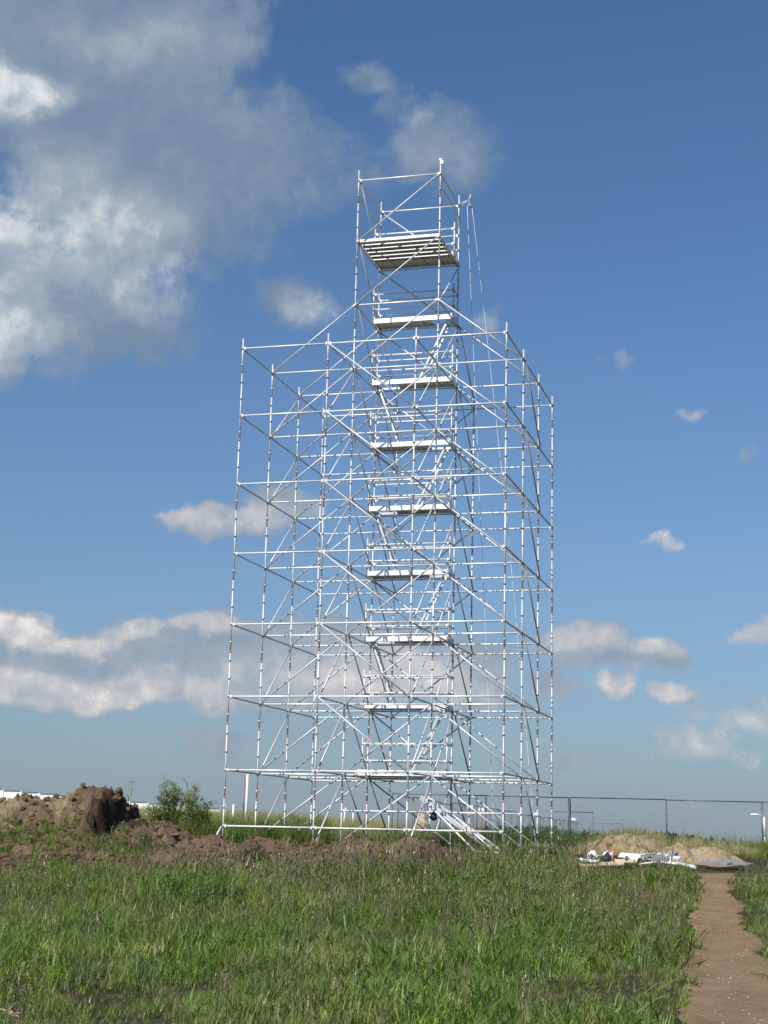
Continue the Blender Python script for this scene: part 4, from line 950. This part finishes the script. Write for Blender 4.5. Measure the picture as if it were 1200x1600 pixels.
def slab(a, b, w, t, mat, name, label, cat, group=None, roll=0.0):
    a = Vector(a); b = Vector(b); L = (b - a).length; bm = bmesh.new(); bm_box(bm, (0, -w / 2, -t / 2), (L, w / 2, t / 2)); bmesh.ops.bevel(bm, geom=bm.edges[:], offset=min(t, .02) * .2, segments=1, affect='EDGES')
    o = add(name, bm_mesh(name, bm, mat)); o.matrix_local = along(a, b) @ Matrix.Rotation(roll, 4, 'X'); tag(o, label, cat, group)
slab(px(968, 1336, 38.8), px(1000, 1339, 38.4), .15, .03, 'white_paint', 'board', 'upper white board tilted on the scrap heap', 'board', roll=.8)
slab(px(974, 1345, 38.3), px(999, 1343, 38.2), .12, .03, 'white_paint', 'board', 'lower white board lying under the tilted one', 'board', roll=.6)
slab(px(1028, 1335, 38.9), px(1062, 1342, 38.4), .12, .05, 'white_paint', 'board', 'narrow white batten on the right part of the scrap heap', 'board', roll=.4)
slab(px(1040, 1345, 38.3), px(1056, 1333, 38.8), .10, .10, 'grey_board', 'board', 'grey batten propped up at the right end of the scrap heap', 'board', roll=.3)
slab(px(905, 1352, 37.9), px(975, 1349, 37.8), .14, .04, 'pale_wood', 'plank', 'pale wooden plank lying low before the white plastic', 'plank', roll=.5)
slab(px(955, 1345, 38.2), px(996, 1346, 37.9), .12, .04, 'pale_wood', 'plank', 'short pale wooden plank under the white boards', 'plank', roll=.5)
slab(px(1095, 1347, 39.0), px(1140, 1350, 38.4), .22, .05, 'grey_board', 'board', 'flat grey board lying before the right foot of the sand heap', 'board', roll=.1)
slab(px(1120, 1345, 39.6), px(1172, 1351, 38.6), .22, .04, 'grey_board', 'board', 'second grey board sticking out right of the sand heap', 'board', roll=.15)
loose_tube(px(1058, 1349, 37.6), px(1086, 1355, 37.0), 'white plastic pipe lying at the left edge of the path head', r=.04, mat='white_plastic', name='pipe', cat='pipe')
loose_tube(px(1030, 1347, 38.2), px(1060, 1350, 37.8), 'short silver tube beside the white pipe on the scrap heap', r=.03)
loose_tube(px(1046, 1352, 38.0), px(1050, 1334, 38.3), 'stub of silver tube standing tilted in the scrap heap', r=.035)
for k, (x, y, lb) in enumerate([(957, 1331, 'orange red brick on top of the scrap heap'), (928, 1352, 'broken red brick in the grass before the white plastic')]):
    o = add('brick', box_mesh('brick', (-.125, -.06, -.033), (.125, .06, .033), 'brick_red', .006)); o.location = px(x, y, 38.4); o.rotation_euler = (.2, .1, .4 + k); tag(o, lb, 'brick')
loose_tube(px(905, 1345, 38.4), px(948, 1338, 38.7), 'thin silver tube across the white plastic at the left of the scrap', r=.02)
loose_tube(px(985, 1337, 38.7), px(1035, 1333, 39.2), 'long silver tube lying along the back of the scrap heap', r=.024)
loose_tube(px(1000, 1350, 37.9), px(1044, 1345, 38.3), 'silver tube lying along the front of the scrap heap', r=.024)
slab(px(1008, 1341, 38.5), px(1030, 1346, 38.1), .10, .03, 'weathered_wood', 'plank', 'dark weathered plank crossing the middle of the scrap heap', 'plank', roll=.5)
slab(px(940, 1349, 38.0), px(962, 1340, 38.5), .09, .03, 'weathered_wood', 'plank', 'dark weathered plank beside the orange brick', 'plank', roll=.5)
def coil(x, y, d, R_, label, seed):
    r = random.Random(seed); p = px(x, y, d); bm = bmesh.new(); pts = []
    for k in range(60): t = k / 59 * 6.283 * 2.6; q = R_ * (1 + .15 * math.sin(t * .7) + r.uniform(-.02, .02)); pts.append(Vector((math.cos(t) * q, math.sin(t) * q * .5, .03 + math.sin(t) * q * .75 + .02 * math.sin(3 * t) + R_ * .6)))
    bm_path(bm, pts, .012, 5); o = add('cable_coil', bm_mesh('cable_coil', bm, 'dark_cloth')); o.location = (p.x, p.y, gz(p.x, p.y)); tag(o, label, 'cable')
coil(888, 1335, 40.5, .22, 'dark cable coil lying right of the right scaffold leg', 3)

def sticks():
    rr = random.Random(12)
    for k, (x0, y0, x1, y1, r_, lb) in enumerate([(0, 1572, 34, 1577, .010, 'pale broken dry stick lying at the bottom left corner'), (4, 1584, 44, 1588, .008, 'thinner dry stick just below another at the bottom left corner')]):
        a = px(x0, y0, 13.9); b = px(x1, y1, 13.6); a.z = gz(a.x, a.y) + .06; b.z = gz(b.x, b.y) + .06; bm = bmesh.new(); pts = [a.lerp(b, t / 6) + Vector((0, 0, rr.uniform(-.01, .015))) - a for t in range(7)]
        bm_path(bm, pts, [r_, r_ * 1.05, r_, r_ * .9, r_ * .85, r_ * .7, r_ * .4], 6)
        for q in (2, 4): bm_path(bm, [pts[q], pts[q] + Vector((rr.uniform(-.06, .06), .05, .05)), pts[q] + Vector((rr.uniform(-.1, .1), .1, .07))], [r_ * .4, r_ * .3, .002], 4)
        o = add('dry_stick', bm_mesh('dry_stick', bm, 'pale_wood')); o.location = a; tag(o, lb, 'stick')
sticks()

# ------------------------------------------------------------------ skyline
def tree_belt():
    r = random.Random(4); V, F, SH = [], [], []
    for k in range(2600):
        s_ = r.uniform(-900, 900); d_ = r.uniform(1380, 1500); g = float(np.interp(d_, DK, HK)); hh = 7 + 5 * math.sin(s_ * .012) + 3 * math.sin(s_ * .05 + 1)
        for q in range(3): p = W(s_ + r.gauss(0, 3), d_, g + r.uniform(0, hh)); blade(V, F, SH, tuple(p), r.uniform(0, 6.28), r.uniform(3, 7), r.uniform(4, 8), r.uniform(0, 1.2), .6, 2, r.random())
    o = add('tree_belt', mesh_from('tree_belt', V, F, SH, ['far_tree'])); tag(o, 'distant belt of dark trees low on the horizon', kind='stuff')
tree_belt()
